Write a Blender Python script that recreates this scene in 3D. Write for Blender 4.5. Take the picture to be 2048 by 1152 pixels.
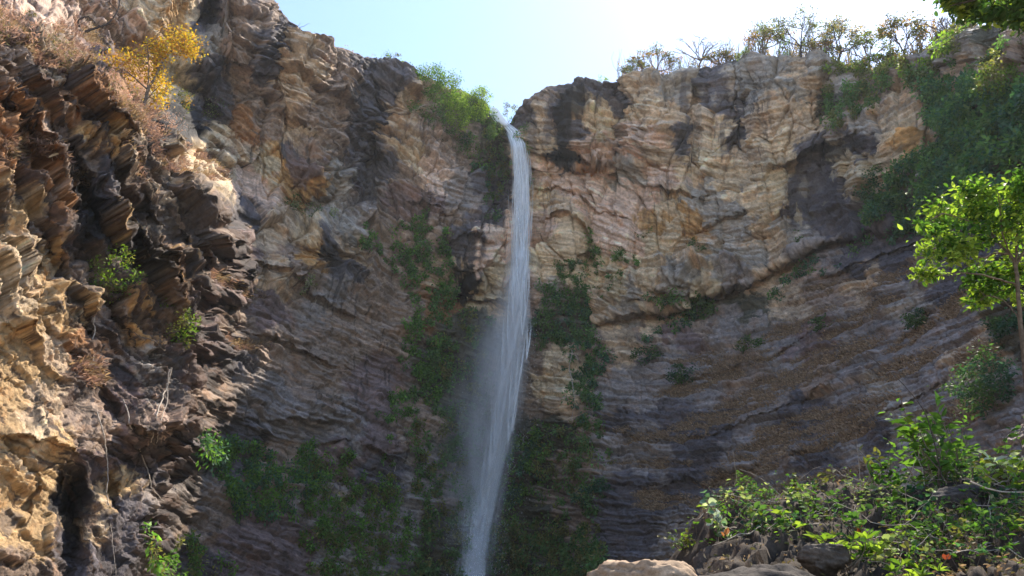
import bpy, math, random
import numpy as np

# ------------------------------------------------------------------ camera, sky, sun, exposure
for _o in list(bpy.data.objects):
    bpy.data.objects.remove(_o)
scene = bpy.context.scene
COL = scene.collection
W, H = 2048.0, 1152.0              # pixel grid of the photograph
FPX = 1547.0                       # focal length in those pixels
PITCH = math.radians(25.0)
CAM = np.array([0.0, 0.0, 1.7])
cd = bpy.data.cameras.new('camera')
cd.sensor_width = 36.0
cd.lens = 36.0 * FPX / W
cd.clip_start = 0.05
cd.clip_end = 6000.0
camera = bpy.data.objects.new('camera', cd)
camera.location = CAM
camera.rotation_euler = (math.radians(90) + PITCH, 0, 0)
COL.objects.link(camera)
scene.camera = camera

SUN_AZ, SUN_EL = 40.0, 55.0        # degrees: azimuth measured from +Y towards +X
world = bpy.data.worlds.new('World')
scene.world = world
world.use_nodes = True
wn = world.node_tree
wn.nodes.clear()
sky = wn.nodes.new('ShaderNodeTexSky')
sky.sky_type = 'NISHITA'
sky.sun_disc = False
sky.sun_elevation = math.radians(SUN_EL)
sky.sun_rotation = math.radians(SUN_AZ)
sky.altitude = 600
sky.air_density = 1.0
sky.dust_density = 0.6
sky.ozone_density = 1.0
bg = wn.nodes.new('ShaderNodeBackground')
bg.inputs['Strength'].default_value = 0.14
wo = wn.nodes.new('ShaderNodeOutputWorld')
wn.links.new(sky.outputs[0], bg.inputs[0])
wn.links.new(bg.outputs[0], wo.inputs[0])
sl = bpy.data.lights.new('sun', 'SUN')
sl.energy = 3.3
sl.angle = math.radians(0.53)
sl.color = (1.0, 0.90, 0.74)
sun = bpy.data.objects.new('sun', sl)
COL.objects.link(sun)
_a, _e = math.radians(SUN_AZ), math.radians(SUN_EL)
from mathutils import Vector, Matrix
SUNV = Vector((math.sin(_a) * math.cos(_e), math.cos(_a) * math.cos(_e), math.sin(_e)))
sun.rotation_euler = SUNV.to_track_quat('Z', 'Y').to_euler()
sun.location = SUNV * 300
scene.view_settings.view_transform = 'Standard'
scene.view_settings.look = 'None'
scene.view_settings.exposure = 1.5
scene.view_settings.gamma = 1.0
scene.view_settings.use_curve_mapping = False
scene.cycles.max_bounces = 7
scene.cycles.diffuse_bounces = 4
scene.cycles.transparent_max_bounces = 24
scene.cycles.volume_bounces = 3
scene.cycles.use_denoising = True

# ------------------------------------------------------------------ helpers
f32 = np.float32
def tag(o, label=None, cat=None, group=None, kind=None):
    if label: o['label'] = label
    if cat: o['category'] = cat
    if group: o['group'] = group
    if kind: o['kind'] = kind
    return o

def rays(px, py):
    """direction of a photograph pixel, scaled so that its horizontal length is 1"""
    px = np.asarray(px, float); py = np.asarray(py, float)
    x = (px - W / 2) / FPX
    u = (H / 2 - py) / FPX
    c, s = math.cos(PITCH), math.sin(PITCH)
    d = np.stack([x, c - u * s, s + u * c], -1)
    return d / np.hypot(d[..., 0], d[..., 1])[..., None]

def at(px, py, D):
    """point on the ray of a pixel at horizontal distance D from the camera"""
    return CAM + rays(px, py) * np.asarray(D, float)[..., None]

def sstep(a, b, x):
    t = np.clip((x - a) / (b - a), 0, 1)
    return t * t * (3 - 2 * t)

_rng = np.random.RandomState(7)
_perm = _rng.permutation(4096).astype(np.int32)
_ga = _rng.rand(4096) * 2 * np.pi
_gx, _gy = np.cos(_ga).astype(f32), np.sin(_ga).astype(f32)
_hv = _rng.rand(4096).astype(f32)

def hsh(i, j, seed=0):
    return _perm[(_perm[(i + seed * 131) & 4095] + j * 7 + seed * 29) & 4095]
def hval(i, j, seed=0):
    return _hv[hsh(i, j, seed)]

def perlin(x, y, seed=0):
    x = np.asarray(x, f32); y = np.asarray(y, f32)
    xi = np.floor(x).astype(np.int32); yi = np.floor(y).astype(np.int32)
    xf = x - xi; yf = y - yi
    u = xf * xf * xf * (xf * (xf * 6 - 15) + 10); v = yf * yf * yf * (yf * (yf * 6 - 15) + 10)
    def g(i, j, dx, dy):
        h = hsh(i, j, seed)
        return _gx[h] * dx + _gy[h] * dy
    a = g(xi, yi, xf, yf); b = g(xi + 1, yi, xf - 1, yf)
    c = g(xi, yi + 1, xf, yf - 1); d = g(xi + 1, yi + 1, xf - 1, yf - 1)
    return (a + u * (b - a)) * (1 - v) + (c + u * (d - c)) * v * 1.0

def fbm(x, y, octv=4, seed=0, gain=0.5):
    s = 0; amp = 1.0; fr = 1.0
    for k in range(octv):
        s = s + amp * perlin(np.asarray(x) * fr, np.asarray(y) * fr, seed + k * 3)
        amp *= gain; fr *= 2.03
    return s

def idw(samples, x, y, power=3.0, eps=8.0):
    """inverse-distance blend of (px, py, v0, v1, ...) rows"""
    S = np.asarray(samples, f32)
    num = None; den = 0
    for r in S:
        w = ((x - r[0]) ** 2 + (y - r[1]) ** 2 + eps * eps) ** (-power / 2)
        den = den + w
        t = [w * v for v in r[2:]]
        num = t if num is None else [n + q for n, q in zip(num, t)]
    return [n / den for n in num]

def mesh_obj(name, V, F, mat=None, parent=None, cols=None, smooth=False, link=True):
    """V (n,3), F (m,3|4) -> one mesh object"""
    V = np.ascontiguousarray(V, f32); F = np.ascontiguousarray(F, np.int32)
    me = bpy.data.meshes.new(name)
    k = F.shape[1]
    me.vertices.add(len(V)); me.vertices.foreach_set('co', V.ravel())
    me.loops.add(F.size); me.loops.foreach_set('vertex_index', F.ravel())
    me.polygons.add(len(F))
    me.polygons.foreach_set('loop_start', np.arange(0, F.size, k, dtype=np.int32))
    me.polygons.foreach_set('loop_total', np.full(len(F), k, np.int32))
    if smooth:
        me.polygons.foreach_set('use_smooth', np.ones(len(F), bool))
    if cols is not None:
        ca = me.color_attributes.new('colour', 'FLOAT_COLOR', 'POINT')
        c4 = np.ones((len(V), 4), f32); c4[:, :cols.shape[1]] = cols
        ca.data.foreach_set('color', c4.ravel())
    me.update(calc_edges=True)
    if mat: me.materials.append(mat)
    if not link:
        return me
    o = bpy.data.objects.new(name, me)
    COL.objects.link(o)
    if parent: o.parent = parent
    return o

def new_mat(name):
    m = bpy.data.materials.new(name)
    m.use_nodes = True
    nt = m.node_tree
    nt.nodes.clear()
    out = nt.nodes.new('ShaderNodeOutputMaterial')
    return m, nt, out

def N(nt, t, **kw):
    n = nt.nodes.new(t)
    for k, v in kw.items():
        setattr(n, k, v)
    return n

def rock_material(name, fine=3.0, bump=0.25, rough=0.82, bdist=0.15):
    m, nt, out = new_mat(name)
    L = nt.links.new
    p = N(nt, 'ShaderNodeBsdfPrincipled')
    p.inputs['Roughness'].default_value = rough
    p.inputs['Specular IOR Level'].default_value = 0.25
    at_ = N(nt, 'ShaderNodeAttribute', attribute_name='colour')
    tc = N(nt, 'ShaderNodeTexCoord')
    n1 = N(nt, 'ShaderNodeTexNoise'); n1.inputs['Scale'].default_value = fine
    n1.inputs['Detail'].default_value = 8; n1.inputs['Roughness'].default_value = 0.7
    L(tc.outputs['Object'], n1.inputs['Vector'])
    mr = N(nt, 'ShaderNodeMapRange')
    mr.inputs['From Min'].default_value = 0.3; mr.inputs['From Max'].default_value = 0.7
    mr.inputs['To Min'].default_value = 0.6; mr.inputs['To Max'].default_value = 1.35
    L(n1.outputs[0], mr.inputs[0])
    mx = N(nt, 'ShaderNodeVectorMath', operation='SCALE')
    L(at_.outputs['Color'], mx.inputs[0]); L(mr.outputs[0], mx.inputs['Scale'])
    L(mx.outputs[0], p.inputs['Base Color'])
    bp = N(nt, 'ShaderNodeBump'); bp.inputs['Strength'].default_value = bump; bp.inputs['Distance'].default_value = bdist
    L(n1.outputs[0], bp.inputs['Height']); L(bp.outputs[0], p.inputs['Normal'])
    L(p.outputs[0], out.inputs[0])
    return m
# ------------------------------------------------------------------ the gorge walls
RIM = np.array([(-700, -420), (-300, -260), (0, -200), (300, -100), (400, -40), (440, -2), (480, 6), (540, 2), (562, 28), (600, 62), (640, 80),
    (700, 106), (740, 116), (785, 120), (812, 138), (850, 158), (890, 172), (950, 194), (975, 214), (992, 238), (1008, 250), (1024, 252), (1036, 228), (1052, 205),
    (1070, 188), (1100, 174), (1170, 166), (1240, 168), (1256, 154), (1280, 147), (1330, 156), (1370, 142), (1420, 138), (1455, 128), (1490, 108), (1510, 103), (1535, 112),
    (1600, 114), (1640, 96), (1662, 118), (1690, 138), (1750, 142), (1810, 132), (1850, 100), (1890, 70), (1960, 54), (2048, 44), (2350, 10), (2900, -60)], float)

DX = [-700, -300, 0, 200, 400, 600, 800, 950, 1050, 1200, 1400, 1600, 1800, 2048, 2350, 2900]
DY = [-300, 0, 150, 300, 450, 600, 750, 900, 1050, 1300]
DT = np.array([  # horizontal distance in metres, far walls
    [54, 58, 66, 73, 79, 87, 95, 100, 101, 99, 95, 88, 77, 60, 46, 36],
    [54, 58, 66, 73, 79, 87, 95, 100, 101, 99, 95, 88, 76, 59, 45, 36],
    [50, 55, 64, 72, 78, 86, 95, 100, 101, 98, 94, 87, 75, 57, 44, 35],
    [44, 50, 61, 70, 77, 86, 94, 100, 101, 98, 93, 86, 73, 54, 42, 34],
    [38, 44, 55, 66, 75, 85, 93, 99, 101, 97, 92, 86, 72, 50, 39, 32],
    [32, 38, 50, 62, 73, 83, 92, 99, 100, 97, 93, 83, 65, 45, 35, 29],
    [28, 33, 46, 58, 70, 81, 91, 98, 99, 94, 83, 71, 56, 39, 31, 26],
    [25, 29, 42, 54, 67, 79, 89, 97, 98, 87, 73, 60, 48, 33, 27, 23],
    [22, 26, 39, 51, 64, 76, 87, 95, 97, 79, 63, 51, 41, 29, 24, 20],
    [19, 23, 35, 46, 59, 71, 82, 92, 95, 68, 52, 43, 34, 25, 21, 18]], float)
NX = [-700, -300, 0, 200, 400, 600, 800]
NT = np.array([  # near wall on the left
    [27, 30, 37, 43, 50, 74, 91],
    [27, 30, 37, 42, 48, 72, 90],
    [26, 29, 36, 40.5, 46, 70, 88],
    [25, 28, 35, 39, 44, 69, 87],
    [24, 27, 33.5, 37.5, 42, 68, 86],
    [23, 26, 32, 36.5, 41, 67, 86],
    [22, 25, 30.5, 35.5, 40.5, 66, 82],
    [21, 24, 29, 34.5, 40, 62, 78],
    [20, 23, 27.5, 33, 39, 58, 73],
    [19, 22, 25, 30, 36, 52, 66]], float)
CREST = np.array([(-700, -260), (-300, -60), (0, 70), (80, 105), (150, 155), (215, 200), (270, 250), (320, 300), (370, 355), (430, 420), (520, 480), (620, 540), (800, 640)], float)
NEAR_Y = [300, 420, 500, 600, 700, 850, 950, 1300]
NEAR_X = [345, 430, 450, 420, 400, 400, 330, 260]
OVER = np.array([(1150, 660), (1200, 640), (1300, 625), (1400, 600), (1480, 570), (1560, 530), (1620, 495), (1720, 470), (1850, 440), (1960, 400), (2048, 350), (2350, 280)], float)
# local swellings (+, towards the viewer) and gullies (-): px, py, rx, ry, metres
LUMPS = [(500, 60, 45, 110, 3.5), (615, 140, 45, 120, 4.0), (560, 40, 16, 110, -2.5), (690, 170, 30, 100, 2.5), (740, 330, 45, 230, -4.0), (790, 170, 45, 60, 3.0),
    (400, 40, 28, 45, -6.0), (440, 250, 60, 90, -3.0), (500, 340, 40, 80, -2.5), (620, 330, 50, 90, 3.0), (590, 420, 60, 30, -2.0), (650, 470, 90, 40, 2.5),
    (870, 360, 70, 90, 1.5), (900, 470, 80, 40, 2.0), (930, 590, 70, 35, -5.0), (960, 530, 60, 60, 2.0), (1000, 330, 40, 120, -3.5), (1012, 235, 22, 40, -3.0),
    (1140, 240, 80, 90, 3.5), (1180, 330, 110, 14, 1.2), (1245, 240, 14, 110, -3.0), (1320, 250, 60, 110, 3.0), (1390, 220, 22, 110, -2.0), (1430, 240, 40, 90, 2.0), (1480, 230, 22, 110, -2.6),
    (1550, 210, 55, 130, 3.5), (1655, 250, 25, 120, -3.0), (1640, 140, 35, 50, 2.0), (1130, 480, 60, 60, 2.5), (1180, 500, 30, 70, -2.5), (1280, 470, 90, 60, 1.8), (1080, 590, 40, 60, 1.5),
    (1400, 560, 150, 35, 2.5), (1650, 390, 85, 95, -1.8), (1530, 420, 60, 90, 1.5), (1790, 280, 70, 70, 3.0), (1900, 230, 60, 160, -3.5), (1140, 780, 40, 110, 2.5), (1180, 620, 40, 80, -2.0),
    (700, 780, 130, 80, -1.5), (600, 820, 140, 40, 2.0), (560, 900, 160, 40, -1.5), (700, 900, 100, 40, 2.0), (330, 860, 60, 60, 2.2), (360, 930, 90, 40, -3.0), (480, 760, 90, 60, 1.6),
    (100, 880, 110, 50, 1.4), (60, 1000, 90, 60, -0.8), (150, 1050, 22, 130, -2.2), (120, 980, 18, 60, -1.0), (230, 700, 50, 80, -1.2), (40, 620, 70, 60, 1.0), (190, 560, 50, 50, -1.2), (160, 400, 30, 110, -1.6), (100, 420, 22, 120, 1.0), (210, 430, 22, 120, 1.0), (265, 480, 25, 120, -1.6), (315, 500, 22, 110, 1.2), (360, 500, 22, 90, -1.2)]
# bedding: px, py, dip of the beds in the picture (degrees, + = down to the right), scale of the beds
BED = [(-200, 0, 42, 1.5), (0, 150, 42, 1.5), (100, 280, 50, 1.5), (60, 420, 58, 1.5), (200, 220, 42, 1.4), (300, 350, 45, 1.3), (200, 480, 64, 1.5), (330, 520, 58, 1.4), (440, 480, 40, 1.2), (60, 600, 52, 1.9), (40, 780, 62, 2.2),
    (100, 950, 30, 2.2), (-100, 900, 40, 2.2), (200, 1080, 60, 1.8), (280, 720, 50, 1.4), (400, 780, 22, 1.3), (340, 950, 35, 1.3), (100, 20, 30, 1.2), (300, 40, 62, 1.2), (420, 120, 40, 1.1), (480, 60, 14, .95), (600, 130, 16, .95),
    (560, 230, 24, .95), (640, 330, 52, 1.0), (700, 440, 62, 1.0), (730, 240, 66, 1.0), (800, 180, 12, 1.0), (850, 270, 18, 1.0), (840, 400, 36, 1.0), (700, 540, 30, 1.1), (600, 480, 26, 1.1), (470, 300, 60, 1.3), (510, 620, 25, 1.2), (700, 680, 28, 1.3),
    (650, 790, 20, 1.2), (600, 900, 14, 1.3), (480, 1000, 28, 1.4), (700, 1020, 30, 1.4), (860, 850, 32, 1.3), (930, 700, 20, 1.3), (950, 480, 18, 1.1), (960, 300, 15, 1.1), (900, 1050, 20, 1.3), (1090, 230, -6, .85), (1180, 220, -4, .85), (1240, 240, 10, .85), (1300, 230, -10, .9), (1370, 240, 14, .9),
    (1100, 340, -3, .9), (1200, 370, 12, .95), (1290, 420, 22, 1.1), (1100, 420, -8, 1.0), (1090, 490, -38, 1.4), (1150, 460, 28, 1.3), (1250, 520, 24, 1.2), (1370, 330, 20, 1.2), (1400, 470, 2, 1.0), (1330, 580, 4, .9), (1450, 560, -10, .8), (1540, 500, -20, .8), (1450, 380, -8, 1.2),
    (1560, 300, -24, 1.0), (1560, 200, -14, 1.1), (1640, 250, -34, 1.1), (1760, 270, -26, 1.0), (1660, 390, -16, 1.1), (1880, 200, -24, 1.2), (2000, 120, -16, 1.2), (2100, 350, -25, 1.3), (1150, 780, 4, 1.1), (1240, 700, 8, 1.0), (1240, 850, 8, 1.1), (1280, 980, 6, 1.1),
    (1400, 700, -6, 1.0), (1400, 850, -6, 1.1), (1400, 1000, 0, 1.1), (1560, 850, -18, 1.1), (1560, 680, -26, 1.0), (1700, 700, -30, 1.1), (1700, 880, -22, 1.1), (1850, 560, -36, 1.1), (1880, 760, -30, 1.2), (1500, 1060, -6, 1.2), (2040, 600, -34, 1.3), (2040, 900, -25, 1.4), (2300, 600, -30, 1.4), (1850, 1100, -15, 1.4)]

def table(xs, ys, T, x, y):
    """smooth table lookup (cosine-free Catmull-Rom would overshoot, so linear on a blurred refinement)"""
    gx = np.linspace(xs[0], xs[-1], 181); gy = np.linspace(ys[0], ys[-1], 81)
    A = np.stack([np.interp(gx, xs, row) for row in T])
    A = np.stack([np.interp(gy, ys, A[:, j]) for j in range(A.shape[1])], 1)
    for _ in range(5):
        B = np.pad(A, 1, 'edge'); A = (B[:-2, 1:-1] + B[2:, 1:-1] + B[1:-1, :-2] + B[1:-1, 2:] + B[1:-1, 1:-1] * 2) / 6
    return bil(A, gx[0], gx[-1], gy[0], gy[-1], x, y)

def bil(A, x0, x1, y0, y1, x, y):
    fx = np.clip((x - x0) / (x1 - x0) * (A.shape[1] - 1), 0, A.shape[1] - 1.001)
    fy = np.clip((y - y0) / (y1 - y0) * (A.shape[0] - 1), 0, A.shape[0] - 1.001)
    i = fy.astype(np.int32); j = fx.astype(np.int32); u = fx - j; v = fy - i
    return (A[i, j] * (1 - u) + A[i, j + 1] * u) * (1 - v) + (A[i + 1, j] * (1 - u) + A[i + 1, j + 1] * u) * v

# steep clefts (-) and ribs (+) of the near wall: px, py, half width, half length, rotation, metres
CLEFTS = [(165, 395, 13, 95, -24, -3.6), (120, 300, 10, 60, -36, -2.6), (200, 480, 14, 60, -20, -3.4), (262, 500, 12, 75, -22, -3.4), (318, 560, 11, 60, -12, -3.0), (60, 330, 9, 70, -38, -2.2), (20, 250, 10, 70, -42, -2.2), (385, 520, 10, 60, -30, -2.6), (230, 380, 9, 60, -36, -2.2), (300, 430, 8, 50, -34, -2.0), (100, 205, 8, 60, -50, -2.0), (190, 265, 9, 50, -48, -2.4),
    (45, 480, 8, 60, -28, -1.8), (100, 500, 8, 60, -25, -1.8), (140, 1060, 16, 110, 4, -2.6), (118, 985, 9, 46, 12, -1.6), (230, 650, 12, 60, -30, -1.8), (215, 800, 14, 50, -30, -2.2), (270, 920, 16, 60, -30, -2.4), (230, 980, 10, 60, -10, -2.0), (60, 1010, 7, 60, 14, -1.0), (165, 640, 9, 50, -30, -1.6), (420, 250, 16, 70, -30, -3.0), (380, 200, 12, 50, -40, -2.4), (525, 90, 10, 80, 14, -2.0), (420, 470, 8, 50, -38, -2.0),
    (140, 420, 7, 80, -24, 1.6), (185, 400, 7, 90, -22, 1.6), (230, 470, 7, 90, -20, 1.6), (290, 500, 8, 90, -18, 1.8), (90, 280, 8, 70, -36, 1.4), (340, 500, 8, 80, -22, 1.6)]

# ledges: the rock above the line stands proud of the rock below: points, metres, height of the swelling in pixels
EDGES = [([(1062, 318), (1130, 312), (1190, 332), (1245, 336)], 2.2, 70), ([(1065, 388), (1110, 376), (1150, 392), (1200, 428), (1262, 442)], 1.3, 40), ([(1088, 444), (1130, 436), (1160, 458), (1192, 505)], 1.8, 30),
    ([(1250, 334), (1290, 376), (1340, 386), (1395, 402), (1425, 392)], 1.4, 60), ([(1545, 347), (1580, 327), (1640, 290), (1730, 264)], 2.0, 60), ([(1380, 480), (1440, 444), (1510, 424)], 1.0, 40), ([(880, 484), (930, 472), (990, 492)], 1.8, 40),
    ([(885, 588), (930, 602), (970, 606), (1045, 600)], 3.0, 60), ([(0, 868), (60, 872), (120, 884), (170, 905)], .9, 50), ([(262, 850), (330, 866), (390, 842)], 1.9, 40), ([(530, 842), (600, 836), (665, 848)], 1.5, 30), ([(630, 892), (700, 882), (760, 902), (800, 935)], 1.4, 36),
    ([(1200, 962), (1300, 976), (1420, 962), (1530, 930)], 1.0, 30), ([(1230, 870), (1330, 886), (1450, 862), (1560, 820), (1680, 770)], .9, 30), ([(1300, 760), (1420, 750), (1540, 715), (1660, 650)], .9, 26), ([(1230, 1046), (1330, 1050), (1430, 1030)], .9, 26), ([(1560, 930), (1680, 880), (1800, 815), (1900, 760)], .9, 26), ([(1640, 560), (1740, 520), (1850, 478), (1900, 450)], 1.4, 26), ([(1250, 598), (1330, 612), (1410, 600)], 1.2, 24),
    ([(540, 232), (600, 250), (640, 290)], 1.3, 50), ([(450, 500), (540, 540), (640, 600), (720, 640)], 1.5, 40), ([(470, 660), (560, 690), (680, 740)], 1.2, 40), ([(800, 420), (880, 430), (940, 450)], 1.0, 30), ([(590, 150), (640, 165)], 1.5, 60), ([(0, 655), (50, 668), (90, 690)], .8, 40), ([(410, 130), (520, 150), (600, 190)], 1.2, 40)]

def base_depth(x, y, detail=True):
    far = table(DX, DY, DT, x, y)
    near = table(NX, DY, NT, x, y)
    cy = np.interp(x, CREST[:, 0], CREST[:, 1])
    wob = 16 * fbm(x / 90, y / 90 + 3, 3, 61)
    up = (cy + wob - y)                                  # pixels above the crest of the near wall
    k = sstep(-4, 130, up)
    k = np.maximum(k, sstep(-30, 75, x + 1.5 * wob - np.interp(y, NEAR_Y, NEAR_X)))
    k = np.where(x > 800, 1.0, k)
    D = near + (far - near) * k
    oy = np.interp(x, OVER[:, 0], OVER[:, 1]) + 14 * fbm(x / 70, y / 70, 4, 71, .6)
    below = y - oy
    inr = sstep(1150, 1260, x)
    D = D + inr * (3.6 + 1.6 * fbm(x / 120, y * 0, 3, 75)) * sstep(-4, 9, below) * np.exp(-np.clip(below, 0, None) / 60.0)
    jit = 9 * fbm(x / 24, y / 24, 4, 77, .6)
    for pts, amp, dec in (EDGES if detail else []):
        pts = np.array(pts, float)
        up = np.interp(x, pts[:, 0], pts[:, 1]) + jit - y
        ends = sstep(pts[0, 0] - 12, pts[0, 0] + 30, x) * sstep(pts[-1, 0] + 12, pts[-1, 0] - 30, x)
        D = D - amp * ends * sstep(-1.5, 2.5, up) * np.exp(-np.clip(up, 0, None) / dec)
    jx = x + 7 * fbm(x / 22, y / 22, 4, 177, .6); jy = y + 14 * fbm(x / 40, y / 40, 3, 179)
    for (cx, cy2, rx, ry, ro, amp) in (CLEFTS if detail else []):
        c, s = math.cos(math.radians(ro)), math.sin(math.radians(ro))
        q = (((jx - cx) * c + (jy - cy2) * s) / rx) ** 2 + ((-(jx - cx) * s + (jy - cy2) * c) / ry) ** 2
        D = D - .55 * amp * np.exp(-np.clip(q, 0, 5) ** 1.6)
    for (cx, cy2, rx, ry, amp) in LUMPS:
        if not detail and cx < 450: continue
        q = ((x - cx) / rx) ** 2 + ((y - cy2) / ry) ** 2
        D = D - amp * np.exp(-q * 1.2)
    return D

def bed_fields():
    nx, ny = 46, 26
    gx = np.linspace(-420, 2500, nx); gy = np.linspace(-300, 1350, ny)
    X, Y = np.meshgrid(gx, gy)
    th, sc = idw(BED, X.astype(f32), Y.astype(f32), 3.0, 30.0)
    th = np.radians(th); hx = gx[1] - gx[0]; hy = gy[1] - gy[0]
    def solve(vx, vy):
        n = nx * ny; A = np.zeros((n, n)); r = np.zeros(n)
        def add(p, q, d, w=1.0):
            A[p, p] += w; A[q, q] += w; A[p, q] -= w; A[q, p] -= w
            r[q] += w * d; r[p] -= w * d
        for i in range(ny):
            for j in range(nx):
                p = i * nx + j
                if j < nx - 1: add(p, p + 1, hx * (vx[i, j] + vx[i, j + 1]) / 2, 1.0)
                if i < ny - 1: add(p, p + nx, hy * (vy[i, j] + vy[i + 1, j]) / 2, (hx / hy) ** 2)
        A[0, 0] += 1e-3
        return np.linalg.solve(A, r).reshape(ny, nx)
    b = solve(-np.sin(th) / sc, np.cos(th) / sc)
    a = solve(np.cos(th) / sc, np.sin(th) / sc)
    def up(A, k=4):
        ys = np.linspace(0, ny - 1, (ny - 1) * k + 1); xs = np.linspace(0, nx - 1, (nx - 1) * k + 1)
        B = np.stack([np.interp(xs, np.arange(nx), row) for row in A])
        B = np.stack([np.interp(ys, np.arange(ny), B[:, j]) for j in range(B.shape[1])], 1)
        for _ in range(4):
            C = np.pad(B, 1, 'reflect', reflect_type='odd'); B = (C[:-2, 1:-1] + C[2:, 1:-1] + C[1:-1, :-2] + C[1:-1, 2:] + C[1:-1, 1:-1] * 2) / 6
        return B
    return up(a), up(b)
FA, FB = bed_fields()
def bed(x, y):
    return (bil(FA, -420, 2500, -300, 1350, x, y).astype(f32), bil(FB, -420, 2500, -300, 1350, x, y).astype(f32))

def beds(a, b, T, Lg, seed, wav=0.7, cr=0.10, saw=.6, jt=.3):
    """broken beds: each swells outward to its lower edge and is undercut there. T thickness, Lg block length"""
    bb = b + T * 1.3 * perlin(b / (T * 3.1), a / (Lg * 6) + 5, seed + 40)
    t = bb / T + wav * perlin(a / (Lg * 1.7), b / (T * 5), seed + 1)
    li = np.floor(t).astype(np.int32); fr = t - li
    r = hval(li, li * 3, seed + 2)
    s = a / (Lg * (0.45 + 1.1 * r)) + r * 53.0 + 0.4 * perlin(a / Lg, b / T * 0.6, seed + 3)
    bi = np.floor(s).astype(np.int32); g = s - bi
    h = hval(li, bi, seed + 4); t1 = hval(li, bi, seed + 5) - .5; t2 = hval(li, bi, seed + 6) - .5
    joint = 1 - sstep(0, .05, np.minimum(g, 1 - g))
    d = .40 * h + .25 * r + (saw + .5 * t1) * fr * sstep(0, cr, fr) + (g - .5) * t2 * .6 - jt * joint
    return d, li, h

# relief weights: px, py, coarse, middle, fine, lumpy
REL = [(60, 250, 1.2, 1.2, .9, 1.0), (200, 450, 1.2, 1.2, .9, 1.0), (330, 520, 1.3, 1.2, 1, 1), (60, 620, 1.0, .8, .6, 1.0), (40, 800, .9, .5, .4, .9), (80, 980, .5, .4, .4, 1.0), (180, 1080, .7, .5, .5, 1.0), (280, 760, 1.1, 1.1, 1, 1.2), (450, 700, .8, 1, 1, 1.3), (380, 1000, .8, .8, .9, 1.0), (200, 80, 1.0, .9, .8, .9), (480, 80, .6, 1.1, 1.2, .4),
    (610, 160, .7, 1.2, 1.3, .4), (640, 340, .9, 1.4, 1.2, .5), (740, 300, .8, 1.3, 1.2, .6), (850, 330, .6, .9, .9, .5), (540, 350, .3, .4, .6, .5), (600, 480, .8, .8, .9, .8), (700, 700, .5, .8, .9, .9), (600, 860, .7, .9, 1, .9), (850, 900, .5, .6, .8, 1), (960, 540, .3, .6, .7, .5), (1150, 240, .6, 1.1, 1.2, .3), (1300, 250, .7, 1.2, 1.1, .4), (1420, 260, .5, .35, .8, .5), (1550, 260, .5, .4, .8, .5),
    (1120, 360, .5, .7, .9, .3), (1150, 480, .4, .3, .6, .5), (1280, 440, .4, .3, .7, .5), (1420, 440, .4, .45, .9, .4), (1450, 560, .6, 1.2, 1.3, .3), (1650, 390, .4, .5, .9, .3), (1780, 280, .5, .5, .9, .6), (1950, 150, .8, .8, .9, .8), (1300, 700, .5, 1.0, 1, .3), (1400, 850, .5, 1.1, 1, .15), (1300, 1000, .5, 1.1, 1, .15), (1700, 700, .7, 1.1, 1, .2), (1700, 900, .6, 1.1, 1, .2), (1950, 650, .7, 1.0, 1, .2)]

def worley(u, v, seed):
    """cracked blocks: facet relief (a random plane for each cell), distance to the crack between cells, random value"""
    ui = np.floor(u).astype(np.int32); vi = np.floor(v).astype(np.int32)
    f1 = np.full(u.shape, 9.0, f32); f2 = np.full(u.shape, 9.0, f32)
    ci = np.zeros(u.shape, np.int32); cj = np.zeros(u.shape, np.int32); ox = np.zeros(u.shape, f32); oy = np.zeros(u.shape, f32)
    for di in (-1, 0, 1):
        for dj in (-1, 0, 1):
            i = ui + di; j = vi + dj
            h = hsh(i, j, seed)
            dx = i + .08 + .84 * _hv[h] - u; dy = j + .08 + .84 * _hv[(h * 3 + 77) & 4095] - v
            d = dx * dx + dy * dy
            near = d < f1
            f2 = np.where(near, f1, np.minimum(f2, d))
            f1 = np.where(near, d, f1)
            ci = np.where(near, i, ci); cj = np.where(near, j, cj); ox = np.where(near, -dx, ox); oy = np.where(near, -dy, oy)
    e = np.sqrt(f2) - np.sqrt(f1)
    h = hval(ci, cj, seed + 1); gx = hval(ci, cj, seed + 2) - .5; gy = hval(ci, cj, seed + 3) - .5
    return (h + 2.0 * gx * ox + 2.0 * gy * oy - .3 * oy).astype(f32), e.astype(f32), h

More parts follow.
